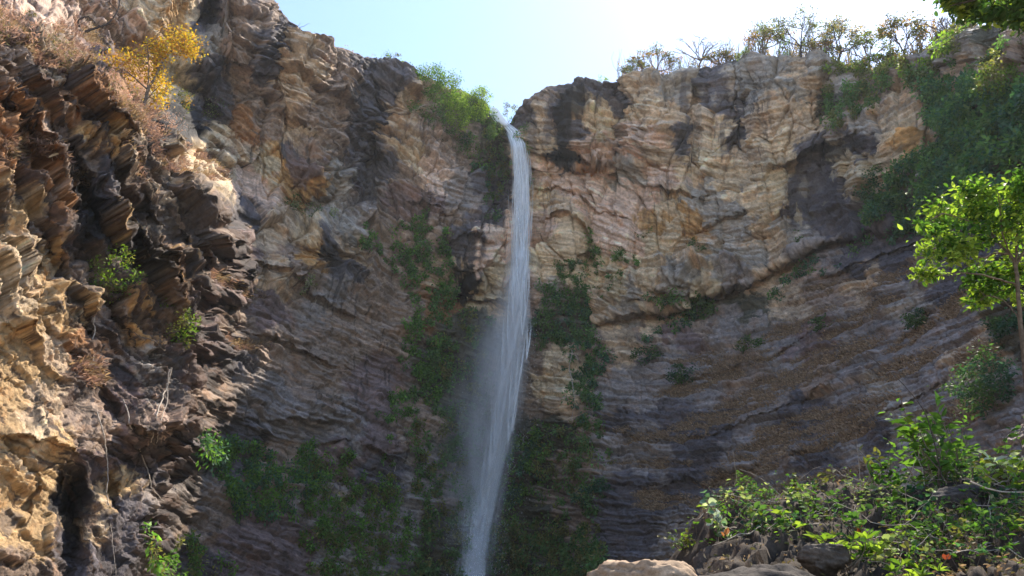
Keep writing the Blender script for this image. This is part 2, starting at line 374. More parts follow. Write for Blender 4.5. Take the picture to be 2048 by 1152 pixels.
def relief(x, y):
    a, b = bed(x, y)
    wx = x + 7 * fbm(x / 60, y / 60, 4, 21); wy = y + 7 * fbm(x / 60 + 9, y / 60, 4, 25)
    a2, b2 = bed(wx, wy)
    # the near wall on the left has its own steep slabs
    cy = np.interp(x, CREST[:, 0], CREST[:, 1])
    left = sstep(-8, 6, y - cy) * sstep(30, -30, x + 10 * fbm(x / 40, y / 40, 3, 29) - np.interp(y, NEAR_Y, NEAR_X))
    th = np.radians(52 + 10 * np.sin(x / 170 + y / 330) + 8 * fbm(x / 260, y / 260, 2, 27))
    low = sstep(560, 760, y)
    lx = x + 10 * fbm(x / 50, y / 50, 4, 31, .6); ly = y + 10 * fbm(x / 50 + 3, y / 50, 4, 35, .6)
    t0 = math.radians(54)
    la = lx * math.cos(t0) + ly * math.sin(t0); lb = -lx * math.sin(t0) + ly * math.cos(t0) + 26 * np.sin(la / 140 + 1) + 34 * fbm(x / 150, y / 150, 3, 37)
    isl = left > .5
    low2 = low * sstep(340, 220, x)
    A = np.where(isl, la, a2).astype(f32); B = np.where(isl, lb, b2).astype(f32)
    c1, c2, c3, c4 = idw(REL, x.astype(f32), y.astype(f32), 3.0, 40.0)
    ramp = sstep(-6, 10, y - np.interp(x, OVER[:, 0], OVER[:, 1])) * sstep(1190, 1230, x)
    zone = .45 + .95 * sstep(-.25, .3, fbm(x / 110, y / 80, 3, 193))
    c2 = c2 * np.where(ramp > .5, .25 + .75 * zone, zone)
    d0, l0, h0 = beds(A, B, 62, np.where(isl, 430, 210).astype(f32), 101, .6, .25, .9, np.where(isl, .06, .3))
    w1, e1, q1 = worley(np.where(isl, A / 105, A / 58 + .25 * B / 58), np.where(isl, B / 46, B / 22), 151)
    wv, ev, qv = worley((x + 9 * fbm(x / 40, y / 70, 3, 191)) / 44, (y + .3 * x) / 92, 195)
    colm = (1 - ramp) * (1 - left) * sstep(640, 560, y)
    w2, e2, q2 = worley(A / 23 - .2 * B / 23, B / 9, 161)
    q3 = worley(a / 10, b / 5.0, 171)[2]
    d1, l1, h1 = beds(A, B, np.where(isl, 27, 20).astype(f32), np.where(isl, 250, 110).astype(f32), 111, .25, .10, .65, np.where(isl, .12, .3))
    d2, l2, h2 = beds(A, B, np.where(isl, 11, 8).astype(f32), np.where(isl, 90, 60).astype(f32), 121, .3, .12, .65, np.where(isl, .15, .3))
    d3, l3, h3 = beds(A, B, 4.8, 34, 131, .25, .2)
    lump = fbm(x / 60, y / 60, 5, 81, .5)
    crack = -6 * (1 - sstep(0, .09, e1)) * c2 - 3.0 * (1 - sstep(0, .16, e2)) * c3
    big = np.where(isl, 40 * (.35 + 1.15 * sstep(-.3, .35, fbm(x / 120, y / 120, 3, 197))) * (1 - .8 * low), 10.0 * c1)
    mid = np.where(isl, 7 * (1 - .7 * low), np.where(ramp > .5, 11.0, 10.5) * c2)
    sml = np.where(isl, 0.0, 6.5 * c2)
    wl, el, ql = worley((lx + .5 * ly) / 34, (ly - .4 * lx) / 24, 181)
    wm, em, qm = worley(lx / 15, ly / 12, 185)
    lf = left * (1 - .6 * low2) * (11 * wl - 5 * (1 - sstep(0, .1, el)) + 4.5 * wm - 2 * (1 - sstep(0, .15, em)))
    d = lf + big * d0 + mid * d1 + sml * d2 + np.where(isl, 22 - 6 * low2, c2 * 9 * (1 - .65 * ramp)) * w1 + colm * (25 * wv - 14 * (1 - sstep(0, .06, ev))) + c3 * (4.6 * w2 * (1 - .6 * ramp) + np.where(isl, 0, 3.8) * d3 + 1.0 * fbm(x / 8, y / 8, 2, 91, .6)) + (c4 * 6 + 5 * left * low) * lump + crack
    rr = .45 - np.abs(fbm(x / 34, y / 34, 5, 97, .6))
    d = d - 16 * left + left * 13 * (1 - .5 * low2) * rr + (1 - left) * 5 * c4 * rr * (1 - ramp)
    tone = .36 * hval(l1, l1 * 0 + 3, 9) + .36 * hval(l2, l2 * 0 + 5, 11) + .28 * q2
    return d, tone, (q1, q2, q3, hval(l3, l3 * 0 + 1, 13)), A, B
# ------------------------------------------------------------------ rock colours (the rock's own, with shade of clefts and cave put in as black)
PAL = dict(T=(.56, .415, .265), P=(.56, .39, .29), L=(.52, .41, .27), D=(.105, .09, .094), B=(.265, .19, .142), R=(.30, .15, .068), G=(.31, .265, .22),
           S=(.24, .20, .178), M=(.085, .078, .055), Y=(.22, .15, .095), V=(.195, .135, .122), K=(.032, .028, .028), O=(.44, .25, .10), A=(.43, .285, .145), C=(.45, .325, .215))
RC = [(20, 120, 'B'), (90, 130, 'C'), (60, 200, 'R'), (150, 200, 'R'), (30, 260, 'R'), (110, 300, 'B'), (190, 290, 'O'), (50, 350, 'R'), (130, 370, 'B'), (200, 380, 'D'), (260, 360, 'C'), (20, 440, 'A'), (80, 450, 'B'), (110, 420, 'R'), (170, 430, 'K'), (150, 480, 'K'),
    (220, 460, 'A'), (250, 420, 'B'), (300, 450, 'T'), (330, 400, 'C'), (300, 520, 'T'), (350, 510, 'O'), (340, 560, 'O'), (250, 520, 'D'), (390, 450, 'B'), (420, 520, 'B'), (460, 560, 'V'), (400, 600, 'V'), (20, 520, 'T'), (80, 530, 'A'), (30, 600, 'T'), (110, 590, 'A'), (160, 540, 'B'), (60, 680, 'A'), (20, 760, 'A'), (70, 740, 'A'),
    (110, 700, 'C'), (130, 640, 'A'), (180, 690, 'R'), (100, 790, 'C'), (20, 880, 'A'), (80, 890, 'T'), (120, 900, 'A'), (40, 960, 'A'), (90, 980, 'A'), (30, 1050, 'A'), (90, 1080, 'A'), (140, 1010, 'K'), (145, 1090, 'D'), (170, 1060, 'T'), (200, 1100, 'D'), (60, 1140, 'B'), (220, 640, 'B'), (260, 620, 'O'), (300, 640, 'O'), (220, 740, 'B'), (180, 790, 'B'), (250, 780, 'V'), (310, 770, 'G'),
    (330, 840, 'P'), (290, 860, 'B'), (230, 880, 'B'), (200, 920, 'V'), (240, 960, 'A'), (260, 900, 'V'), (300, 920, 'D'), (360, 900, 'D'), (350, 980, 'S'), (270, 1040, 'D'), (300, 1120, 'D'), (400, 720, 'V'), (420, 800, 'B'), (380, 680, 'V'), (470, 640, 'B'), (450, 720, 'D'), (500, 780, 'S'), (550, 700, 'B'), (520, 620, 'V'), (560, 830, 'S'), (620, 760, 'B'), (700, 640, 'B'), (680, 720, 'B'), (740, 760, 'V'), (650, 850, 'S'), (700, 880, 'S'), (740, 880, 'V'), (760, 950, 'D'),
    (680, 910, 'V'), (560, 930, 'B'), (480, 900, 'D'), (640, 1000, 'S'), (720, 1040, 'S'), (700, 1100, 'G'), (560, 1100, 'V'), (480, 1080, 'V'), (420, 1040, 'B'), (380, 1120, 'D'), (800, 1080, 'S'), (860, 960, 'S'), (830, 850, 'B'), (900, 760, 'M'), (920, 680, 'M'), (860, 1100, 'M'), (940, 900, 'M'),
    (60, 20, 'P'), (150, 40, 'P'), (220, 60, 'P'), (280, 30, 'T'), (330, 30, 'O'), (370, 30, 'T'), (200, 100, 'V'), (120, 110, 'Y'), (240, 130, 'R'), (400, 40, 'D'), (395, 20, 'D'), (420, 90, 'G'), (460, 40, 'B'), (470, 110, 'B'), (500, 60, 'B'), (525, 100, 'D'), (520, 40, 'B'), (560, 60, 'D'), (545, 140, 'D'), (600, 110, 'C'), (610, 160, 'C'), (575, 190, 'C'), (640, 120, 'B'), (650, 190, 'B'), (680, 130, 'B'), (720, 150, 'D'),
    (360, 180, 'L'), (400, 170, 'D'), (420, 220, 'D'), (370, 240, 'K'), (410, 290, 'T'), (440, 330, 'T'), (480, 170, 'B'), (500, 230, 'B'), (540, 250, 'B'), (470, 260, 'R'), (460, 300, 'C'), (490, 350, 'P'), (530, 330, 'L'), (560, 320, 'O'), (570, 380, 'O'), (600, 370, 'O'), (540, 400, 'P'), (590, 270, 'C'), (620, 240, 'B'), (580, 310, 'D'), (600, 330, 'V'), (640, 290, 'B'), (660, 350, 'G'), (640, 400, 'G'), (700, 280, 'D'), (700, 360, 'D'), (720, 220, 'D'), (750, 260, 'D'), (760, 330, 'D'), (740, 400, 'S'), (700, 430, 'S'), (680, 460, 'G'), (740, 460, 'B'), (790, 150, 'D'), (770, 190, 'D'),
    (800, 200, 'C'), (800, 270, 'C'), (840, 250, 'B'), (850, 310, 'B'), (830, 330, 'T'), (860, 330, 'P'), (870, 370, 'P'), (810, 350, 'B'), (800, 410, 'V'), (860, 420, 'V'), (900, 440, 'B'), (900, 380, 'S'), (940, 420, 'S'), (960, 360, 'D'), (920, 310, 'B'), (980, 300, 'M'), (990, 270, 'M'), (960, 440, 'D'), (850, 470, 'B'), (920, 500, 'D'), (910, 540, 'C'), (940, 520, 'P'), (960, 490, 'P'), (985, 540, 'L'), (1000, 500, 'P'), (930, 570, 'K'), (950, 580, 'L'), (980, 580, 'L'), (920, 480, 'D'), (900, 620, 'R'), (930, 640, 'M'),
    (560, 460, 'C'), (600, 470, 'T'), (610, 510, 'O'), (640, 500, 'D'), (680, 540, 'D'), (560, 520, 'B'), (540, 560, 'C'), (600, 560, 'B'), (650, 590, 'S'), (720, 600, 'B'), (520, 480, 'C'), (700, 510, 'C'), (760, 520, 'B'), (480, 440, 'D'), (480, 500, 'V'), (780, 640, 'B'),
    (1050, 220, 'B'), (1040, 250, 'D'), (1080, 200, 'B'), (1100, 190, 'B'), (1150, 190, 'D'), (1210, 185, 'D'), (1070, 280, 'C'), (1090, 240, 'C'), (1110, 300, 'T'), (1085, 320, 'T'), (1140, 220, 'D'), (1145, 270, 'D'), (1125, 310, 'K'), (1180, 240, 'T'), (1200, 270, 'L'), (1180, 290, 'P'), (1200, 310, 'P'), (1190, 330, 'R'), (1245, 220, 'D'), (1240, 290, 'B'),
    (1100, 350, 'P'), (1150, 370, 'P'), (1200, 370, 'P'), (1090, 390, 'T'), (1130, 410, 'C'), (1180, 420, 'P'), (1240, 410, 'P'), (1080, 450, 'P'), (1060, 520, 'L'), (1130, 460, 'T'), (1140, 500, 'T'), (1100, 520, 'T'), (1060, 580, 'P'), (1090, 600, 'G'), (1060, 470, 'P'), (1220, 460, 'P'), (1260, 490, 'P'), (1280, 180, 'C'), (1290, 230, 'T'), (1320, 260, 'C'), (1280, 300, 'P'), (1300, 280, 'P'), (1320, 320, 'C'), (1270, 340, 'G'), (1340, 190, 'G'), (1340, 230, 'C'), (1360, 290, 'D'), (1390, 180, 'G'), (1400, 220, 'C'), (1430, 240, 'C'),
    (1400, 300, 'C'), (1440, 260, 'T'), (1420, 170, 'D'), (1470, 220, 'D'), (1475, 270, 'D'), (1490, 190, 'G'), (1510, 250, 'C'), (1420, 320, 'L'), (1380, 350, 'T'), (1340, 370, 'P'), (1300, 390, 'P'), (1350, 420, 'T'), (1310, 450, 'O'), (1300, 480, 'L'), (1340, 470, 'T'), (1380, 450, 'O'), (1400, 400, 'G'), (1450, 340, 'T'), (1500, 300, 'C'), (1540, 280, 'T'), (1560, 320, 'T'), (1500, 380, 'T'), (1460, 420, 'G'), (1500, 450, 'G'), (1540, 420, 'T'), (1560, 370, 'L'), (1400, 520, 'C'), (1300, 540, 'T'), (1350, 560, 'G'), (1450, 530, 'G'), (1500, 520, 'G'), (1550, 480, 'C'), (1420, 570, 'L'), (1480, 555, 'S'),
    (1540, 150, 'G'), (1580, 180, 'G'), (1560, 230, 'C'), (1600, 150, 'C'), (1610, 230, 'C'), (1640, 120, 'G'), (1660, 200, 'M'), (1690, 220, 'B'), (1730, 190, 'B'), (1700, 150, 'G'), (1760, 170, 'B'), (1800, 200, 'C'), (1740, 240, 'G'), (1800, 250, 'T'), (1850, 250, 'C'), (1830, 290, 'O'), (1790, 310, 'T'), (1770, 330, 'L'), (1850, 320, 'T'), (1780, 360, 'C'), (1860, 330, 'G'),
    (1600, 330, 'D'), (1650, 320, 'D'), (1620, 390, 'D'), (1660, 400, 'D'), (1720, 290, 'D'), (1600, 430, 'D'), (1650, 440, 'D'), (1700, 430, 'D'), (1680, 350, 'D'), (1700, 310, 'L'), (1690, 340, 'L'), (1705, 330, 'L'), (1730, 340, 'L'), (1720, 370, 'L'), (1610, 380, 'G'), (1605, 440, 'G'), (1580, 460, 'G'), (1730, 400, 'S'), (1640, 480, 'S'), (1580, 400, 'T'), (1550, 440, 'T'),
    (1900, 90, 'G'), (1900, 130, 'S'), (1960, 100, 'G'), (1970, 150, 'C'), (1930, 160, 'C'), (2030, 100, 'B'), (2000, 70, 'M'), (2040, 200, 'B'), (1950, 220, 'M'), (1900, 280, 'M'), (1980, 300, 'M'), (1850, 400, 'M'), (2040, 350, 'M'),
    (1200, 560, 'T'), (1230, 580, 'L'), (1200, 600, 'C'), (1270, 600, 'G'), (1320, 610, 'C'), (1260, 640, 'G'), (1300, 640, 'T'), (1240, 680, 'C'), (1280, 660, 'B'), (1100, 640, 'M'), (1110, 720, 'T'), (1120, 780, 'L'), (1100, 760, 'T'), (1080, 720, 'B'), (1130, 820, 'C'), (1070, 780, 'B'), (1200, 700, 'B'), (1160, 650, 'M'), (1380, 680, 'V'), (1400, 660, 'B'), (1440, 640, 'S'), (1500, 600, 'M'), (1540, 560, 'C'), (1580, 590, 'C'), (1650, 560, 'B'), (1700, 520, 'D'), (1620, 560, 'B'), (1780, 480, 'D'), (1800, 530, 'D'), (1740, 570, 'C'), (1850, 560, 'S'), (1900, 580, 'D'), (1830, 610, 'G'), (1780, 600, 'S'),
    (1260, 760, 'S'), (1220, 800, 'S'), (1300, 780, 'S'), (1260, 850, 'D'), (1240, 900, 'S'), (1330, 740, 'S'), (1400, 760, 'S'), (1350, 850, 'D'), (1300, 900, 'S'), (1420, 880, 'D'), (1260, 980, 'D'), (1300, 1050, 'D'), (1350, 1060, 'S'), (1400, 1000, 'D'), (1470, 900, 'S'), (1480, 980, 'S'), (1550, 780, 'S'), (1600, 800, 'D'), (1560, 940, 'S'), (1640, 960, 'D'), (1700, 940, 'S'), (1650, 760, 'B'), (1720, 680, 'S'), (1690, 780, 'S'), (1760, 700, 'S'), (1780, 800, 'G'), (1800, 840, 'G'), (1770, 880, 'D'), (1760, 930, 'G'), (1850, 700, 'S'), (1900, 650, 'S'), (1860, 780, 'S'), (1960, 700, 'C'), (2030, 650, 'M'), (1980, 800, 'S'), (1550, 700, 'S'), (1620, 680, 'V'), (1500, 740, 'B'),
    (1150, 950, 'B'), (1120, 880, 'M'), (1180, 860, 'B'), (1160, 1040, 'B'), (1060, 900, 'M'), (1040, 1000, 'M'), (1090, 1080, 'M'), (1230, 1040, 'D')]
# dry grass bands on the ramp: px, py, rx, ry, rotation
GRASS = [(1330, 880, 90, 12, -6), (1290, 870, 60, 10, 3), (1450, 830, 110, 20, -18), (1560, 770, 120, 22, -20), (1650, 720, 120, 20, -20), (1400, 770, 90, 14, -14), (1540, 900, 110, 22, -22), (1650, 880, 130, 20, -18), (1480, 950, 80, 20, -14), (1600, 850, 90, 20, -20), (1340, 1005, 70, 13, -4), (1300, 990, 40, 10, 2), (1450, 1000, 70, 12, -10), (1720, 830, 90, 16, -25), (1800, 740, 80, 14, -25), (1850, 660, 90, 12, -30), (1720, 640, 90, 14, -28), (1600, 650, 80, 14, -26), (1480, 730, 90, 16, -16), (1400, 720, 60, 12, -10), (1960, 720, 50, 30, -30), (1330, 930, 60, 7, -2), (1680, 950, 60, 14, -15), (1560, 980, 60, 12, -14), (1240, 930, 30, 6, 0),
         (1900, 620, 60, 10, -32), (1780, 560, 70, 12, -30), (1950, 820, 50, 20, -25), (1620, 590, 60, 10, -22)]
# terraces with dry grass on the left: px, py, rx, ry, rotation
GRASS2 = [(60, 90, 110, 26, 28), (150, 140, 110, 26, 38), (260, 220, 60, 30, 45), (180, 90, 80, 40, 30), (330, 310, 60, 20, 45), (420, 330, 36, 36, 0), (60, 290, 60, 8, 40), (130, 330, 60, 7, 48), (240, 330, 50, 9, 48), (420, 110, 20, 16, 40), (20, 300, 30, 20, 30), (480, 690, 50, 10, 20), (180, 740, 30, 24, 50), (440, 560, 40, 8, 35), (500, 590, 30, 6, 25), (560, 20, 20, 10, 40)]

def ell(x, y, e):
    cx, cy, rx, ry, ro = e
    c, s = math.cos(math.radians(ro)), math.sin(math.radians(ro))
    dx, dy = x - cx, y - cy
    return np.sqrt(((dx * c + dy * s) / rx) ** 2 + ((-dx * s + dy * c) / ry) ** 2)

def grass_mask(x, y, L, a, b, seed):
    wx = x + 16 * fbm(x / 50, y / 50, 3, seed); wy = y + 9 * fbm(x / 50, y / 50 + 7, 3, seed + 5)
    m = np.zeros(x.shape, f32)
    for e in L:
        m = np.maximum(m, sstep(1.25, 0.75, ell(wx, wy, e)))
    return m * sstep(-.12, .22, fbm(a / 60, b / 7, 5, seed + 9, .6) + .16)

def colours(x, y, tone, h, a, b):
    q1, q2, q3, qb = h
    wx = x + 20 * fbm(x / 48, y / 48, 5, 201, .65) + 26 * (q1 - .5) + 14 * (q2 - .5)
    wy = y + 20 * fbm(x / 48 + 31, y / 48, 5, 211, .65) + 22 * (((q1 * 7.3) % 1) - .5) + 12 * (((q2 * 7.3) % 1) - .5)
    S = [(px, py) + PAL[k] for px, py, k in RC]
    wx = wx.astype(f32); wy = wy.astype(f32)
    # nearest samples weigh most: cells of colour with natural borders
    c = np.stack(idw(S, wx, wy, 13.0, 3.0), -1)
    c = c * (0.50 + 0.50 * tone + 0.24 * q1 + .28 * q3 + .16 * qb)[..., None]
    # bed-parallel dark and pale bands
    band = fbm(a / 80, b / 6.5, 4, 221, .7)
    c = c * (1 + 0.5 * band)[..., None]
    # blotches of pale and rusty mineral
    rust = sstep(.18, .5, fbm(x / 30, y / 38, 4, 231)) * .45
    c = c * (1 - rust[..., None]) + c * np.array([1.12, .86, .66]) * rust[..., None]
    pale = sstep(.28, .55, fbm(a / 26, b / 12, 4, 241)) * .5
    c = c + pale[..., None] * (c * .55 + .012)
    # black seepage streaks running down the wall under its ledges
    st = fbm(x / 7.5, y / 120, 4, 251, .6) + .45 * fbm(x / 60, y / 70, 3, 255)
    where = sstep(1180, 1080, x) + sstep(1200, 1300, x) * sstep(560, 420, y)
    where = np.clip(where, .15, 1) * sstep(-.2, .3, fbm(x / 130, y / 130, 3, 257))
    k = sstep(.26, .52, st) * .72 * where
    c = c * (1 - k[..., None]) + np.array(PAL['K']) * 1.15 * k[..., None]
    # dark desert varnish on the slabs of the near wall, following their dip
    lw = sstep(30, -30, x - np.interp(y, NEAR_Y, NEAR_X) - 60) * sstep(-10, 20, y - np.interp(x, CREST[:, 0], CREST[:, 1]))
    va = fbm(a / 130, b / 17, 5, 271, .6) + .5 * fbm(x / 75, y / 75, 3, 275) + .42 * np.exp(-((x - 250) / 150) ** 2) * np.exp(-((y - 470) / 260) ** 2) + .3 * sstep(240, 330, x) - .35 * sstep(140, 60, x) * sstep(430, 500, y)
    vk = sstep(.10, .26, va) * .86 * lw
    vc = np.where((fbm(x / 40, y / 40, 3, 279) > 0)[..., None], np.array([.05, .038, .036]), np.array([.10, .062, .046]))
    c = c * (1 - vk[..., None]) + vc * (.6 + .8 * q2)[..., None] * vk[..., None]
    return np.clip(c, .012, .8)

# streaks and pale blocks, plus cleft and cave shade put into the colour: px, py, rx, ry, rot, colour, strength
STAINS_SHADE = [(1133, 260, 17, 62, 4, 'K', .92), (1150, 215, 24, 40, 8, 'K', .9), (1165, 180, 60, 12, 3, 'D', .85), (1122, 315, 13, 16, 0, 'K', .9), (1106, 240, 7, 50, 5, 'D', .6), (1240, 225, 9, 42, 8, 'K', .9), (1246, 200, 7, 20, 0, 'K', .8), (1234, 300, 6, 40, 4, 'D', .7), (1190, 205, 10, 30, 4, 'D', .6), (1075, 270, 8, 40, 0, 'D', .5),
    (1362, 230, 6, 60, 0, 'D', .75), (1358, 290, 8, 34, -8, 'K', .6), (1474, 215, 7, 55, 6, 'D', .85), (1468, 265, 10, 30, 6, 'K', .8), (1447, 225, 4, 40, -10, 'D', .7), (1300, 270, 4, 60, 0, 'B', .6), (1060, 205, 30, 22, -30, 'B', .7), (1056, 235, 24, 18, 0, 'D', .75),
    (1640, 390, 66, 66, -12, 'D', .75), (1600, 410, 22, 60, -4, 'D', .8), (1690, 300, 50, 14, -18, 'K', .8), (1690, 420, 40, 34, -15, 'D', .7),
    (1700, 322, 11, 22, 8, 'L', .85), (1722, 365, 10, 20, 12, 'L', .85), (1738, 335, 7, 22, 8, 'L', .8), (1690, 352, 16, 8, -20, 'L', .7), (1612, 378, 9, 16, 6, 'G', .8), (1606, 440, 8, 22, -8, 'L', .6), (1660, 415, 10, 5, -15, 'G', .7), (1712, 395, 12, 5, -18, 'L', .7), (540, 85, 10, 75, 14, 'D', .8), (560, 60, 9, 60, 10, 'D', .75), (525, 120, 12, 44, 14, 'D', .8), (500, 40, 6, 36, 6, 'D', .5), (585, 330, 10, 40, -12, 'V', .7), (602, 345, 6, 30, -5, 'V', .8), (735, 300, 26, 120, 4, 'D', .75), (755, 240, 12, 90, 0, 'K', .5),
    (400, 35, 22, 30, 10, 'K', .55), (400, 170, 22, 40, 50, 'K', .5), (920, 500, 28, 22, 20, 'D', .85), (915, 545, 8, 34, -10, 'K', .85), (945, 555, 7, 36, -25, 'K', .85), (962, 500, 8, 22, -8, 'D', .7), (930, 480, 40, 10, 10, 'D', .8), (640, 505, 16, 26, -4, 'K', .8),
    (165, 430, 14, 75, -20, 'K', .8), (140, 400, 10, 60, -20, 'K', .7), (250, 500, 12, 60, -15, 'K', .75), (300, 560, 10, 50, -10, 'K', .7), (75, 820, 5, 40, 8, 'K', .85), (98, 840, 4, 26, 4, 'K', .8), (118, 990, 11, 50, 10, 'K', .85), (150, 1080, 14, 80, -4, 'D', .85), (25, 1040, 16, 26, 10, 'D', .6), (320, 540, 8, 50, -15, 'K', .7), (205, 470, 6, 50, -15, 'K', .7), (360, 520, 8, 50, -18, 'K', .6)]

def stains_shade(c, x, y):
    wx = x + 5 * fbm(x / 16, y / 16, 3, 301) + 7 * fbm(x / 6, y / 60, 2, 303); wy = y + 16 * fbm(x / 9, y / 50, 3, 305)
    for (px, py, rx, ry, ro, k, s) in STAINS_SHADE:
        m = sstep(1.2, .85, ell(wx, wy, (px, py, rx, ry, ro))) * s
        c = c * (1 - m[..., None]) + np.array(PAL[k]) * m[..., None]
    return c

XS = np.concatenate([np.linspace(-420, -90, 60)[:-1], np.linspace(-90, 2140, 1200), np.linspace(2140, 2500, 60)[1:]])
NR = 650
rim_y = np.interp(XS, RIM[:, 0], RIM[:, 1])
for _ in range(2):
    rim_y = np.convolve(np.pad(rim_y, 2, 'edge'), [.1, .2, .4, .2, .1], 'valid')
rim_y = rim_y + 7 * fbm(XS / 38, XS * 0 + .5, 4, 401, .6)
GV = np.linspace(0, 1, NR)
GX = np.repeat(XS[None, :], NR, 0)
GY = rim_y[None, :] + (1290 - rim_y[None, :]) * GV[:, None]
GD = base_depth(GX, GY)
P0 = at(GX, GY, GD)
def unit_(v):
    return v / (np.linalg.norm(v, axis=-1, keepdims=True) + 1e-9)
def grid_normals(P):
    du = np.gradient(P, axis=1); dv = np.gradient(P, axis=0)
    n = np.cross(dv, du)
    n /= np.linalg.norm(n, axis=-1, keepdims=True) + 1e-9
    return n
def blur(A, k):
    for _ in range(k):
        B = np.pad(A, ((1, 1), (1, 1), (0, 0)), 'edge')
        A = (B[:-2, 1:-1] + B[2:, 1:-1] + B[1:-1, :-2] + B[1:-1, 2:] + 2 * B[1:-1, 1:-1]) / 6
    return A
N0 = grid_normals(at(GX, GY, base_depth(GX, GY, False)))
if np.mean((N0 * (CAM - P0)).sum(-1)) < 0:
    N0 = -N0
N0 = blur(N0, 14); N0 /= np.linalg.norm(N0, axis=-1, keepdims=True) + 1e-9
DISP, TONE, HB, BA, BB = relief(GX, GY)
MPP = np.linalg.norm(P0 - CAM, axis=-1) / FPX
G1 = grass_mask(GX, GY, GRASS, BA, BB, 501)
G2 = grass_mask(GX, GY, GRASS2, BA, BB, 541)
GM = np.clip(G1 + G2, 0, 1)
DISP = DISP * (1 - .55 * GM) + 3.0 * GM
DISP = 12 + (DISP - 12) * sstep(-.012, .02, GV)[:, None]
VV = unit_(CAM - P0)
ND = (N0 * VV).sum(-1, keepdims=True)
DIR = unit_(N0 + VV * 1.3 * (1 - ND))          # on walls seen edge-on the blocks are pushed out towards the open gorge
PD = P0 + DIR * ((DISP - 12) * MPP)[..., None]
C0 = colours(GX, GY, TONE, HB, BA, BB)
C0 = stains_shade(C0, GX, GY)
soil = np.array([.16, .118, .085]) * (0.8 + .5 * TONE)[..., None]
C0 = C0 * (1 - .8 * GM[..., None]) + soil * .8 * GM[..., None]

# the plateau behind the rim: eight more rows going back from the edge
out = rays(XS, rim_y); out[:, 2] = 0; out /= np.linalg.norm(out, axis=1, keepdims=True)
rows = []
for k, dist in enumerate((0.5, 1.4, 3, 6, 12, 25, 50, 110)):
    q = PD[0] + out * dist
    q[:, 2] += -0.10 * dist + 0.5 * min(dist, 3) * .4 * fbm(XS / 30, XS * 0 + dist, 3, 420 + k) - 0.25
    rows.append(q)
rows = np.stack(rows[::-1])
PALL = np.concatenate([rows, PD], 0)
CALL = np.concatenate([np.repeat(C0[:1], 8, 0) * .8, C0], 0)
NRT, NC = PALL.shape[:2]

# coarse continuation of the walls outside the frame on both sides
mat_rock = rock_material('layered_sandstone', 2.4, .85, .82, .35)
def side_wall(name, col, dirs, label):
    cols = [PALL[::6, col]]
    p = cols[0]
    acc = np.zeros(3)
    for k, d in enumerate(dirs):
        acc = acc + np.array(d)
        n = fbm(np.arange(len(p)) / 6.0 + k * 3, np.full(len(p), k * 1.7), 4, 601)[:, None] * np.array([3.0, 1.5, 0])
        cols.append(p + acc + n)
    A = np.stack(cols, 1)
    r, c = A.shape[:2]
    idx = np.arange(r * c).reshape(r, c)
    F = np.stack([idx[:-1, :-1], idx[1:, :-1], idx[1:, 1:], idx[:-1, 1:]], -1).reshape(-1, 4)
    cc = np.repeat(CALL[::6, col][:, None], c, 1).reshape(-1, 3)
    o = mesh_obj(name, A.reshape(-1, 3), F, mat_rock, None, cc)
    tag(o, label, None, None, 'structure')
    return o

# split the wall sheet along natural lines into the four rock bodies
QX = (GX[:-1, :-1]); QY = GY[:-1, :-1]
wob = 14 * fbm(QX / 60, QY / 60, 3, 451)
split_fall = np.interp(QY, [0, 250, 450, 650, 900, 1300], [1020, 1020, 1030, 1040, 1010, 960])
crest_q = np.interp(QX, CREST[:, 0], CREST[:, 1])
near_edge = np.interp(QY, [300, 420, 500, 600, 700, 850, 950, 1300], [345, 430, 450, 420, 400, 400, 330, 260])
over_q = np.interp(QX, OVER[:, 0], OVER[:, 1])
region = np.where(QX < split_fall, 1, 2)
region = np.where((QX + wob < near_edge) & (QY > crest_q - 6 + wob * .4) & (region == 1), 0, region)
region = np.where((region == 2) & (QY > over_q + wob * .3) & (QX + wob * .5 > 1205), 3, region)
region_all = np.concatenate([np.repeat(region[:1], 8, 0), region], 0)
names = [('cliff', 'sunlit rust and cream rock wall with black clefts, closest on the left side'),
         ('cliff', 'dark purple-brown folded rock wall between sunlit buttress and waterfall'),
         ('cliff', 'tall banded tan and pink sandstone wall beside the waterfall with black streaks'),
         ('slope', 'grey-purple layered rock ramp with dry brown grass below the tan wall')]
idx = np.arange(NRT * NC).reshape(NRT, NC)
quads = np.stack([idx[:-1, :-1], idx[1:, :-1], idx[1:, 1:], idx[:-1, 1:]], -1)
Vf = PALL.reshape(-1, 3); Cf = CALL.reshape(-1, 3)
for r, (nm, lb) in enumerate(names):
    F = quads[region_all == r]
    u, inv = np.unique(F.ravel(), return_inverse=True)
    o = mesh_obj(nm, Vf[u], inv.reshape(-1, 4), mat_rock, None, Cf[u])
    tag(o, lb, None, None, 'structure')
side_wall('cliff', 0, [(-4, -7, 0)] * 3 + [(-3, -9, 0)] * 5, 'rock wall running on beyond the left edge')
side_wall('cliff', -1, [(4, -7, -1)] * 3 + [(4, -9, -2)] * 5, 'rock wall running on beyond the right edge')

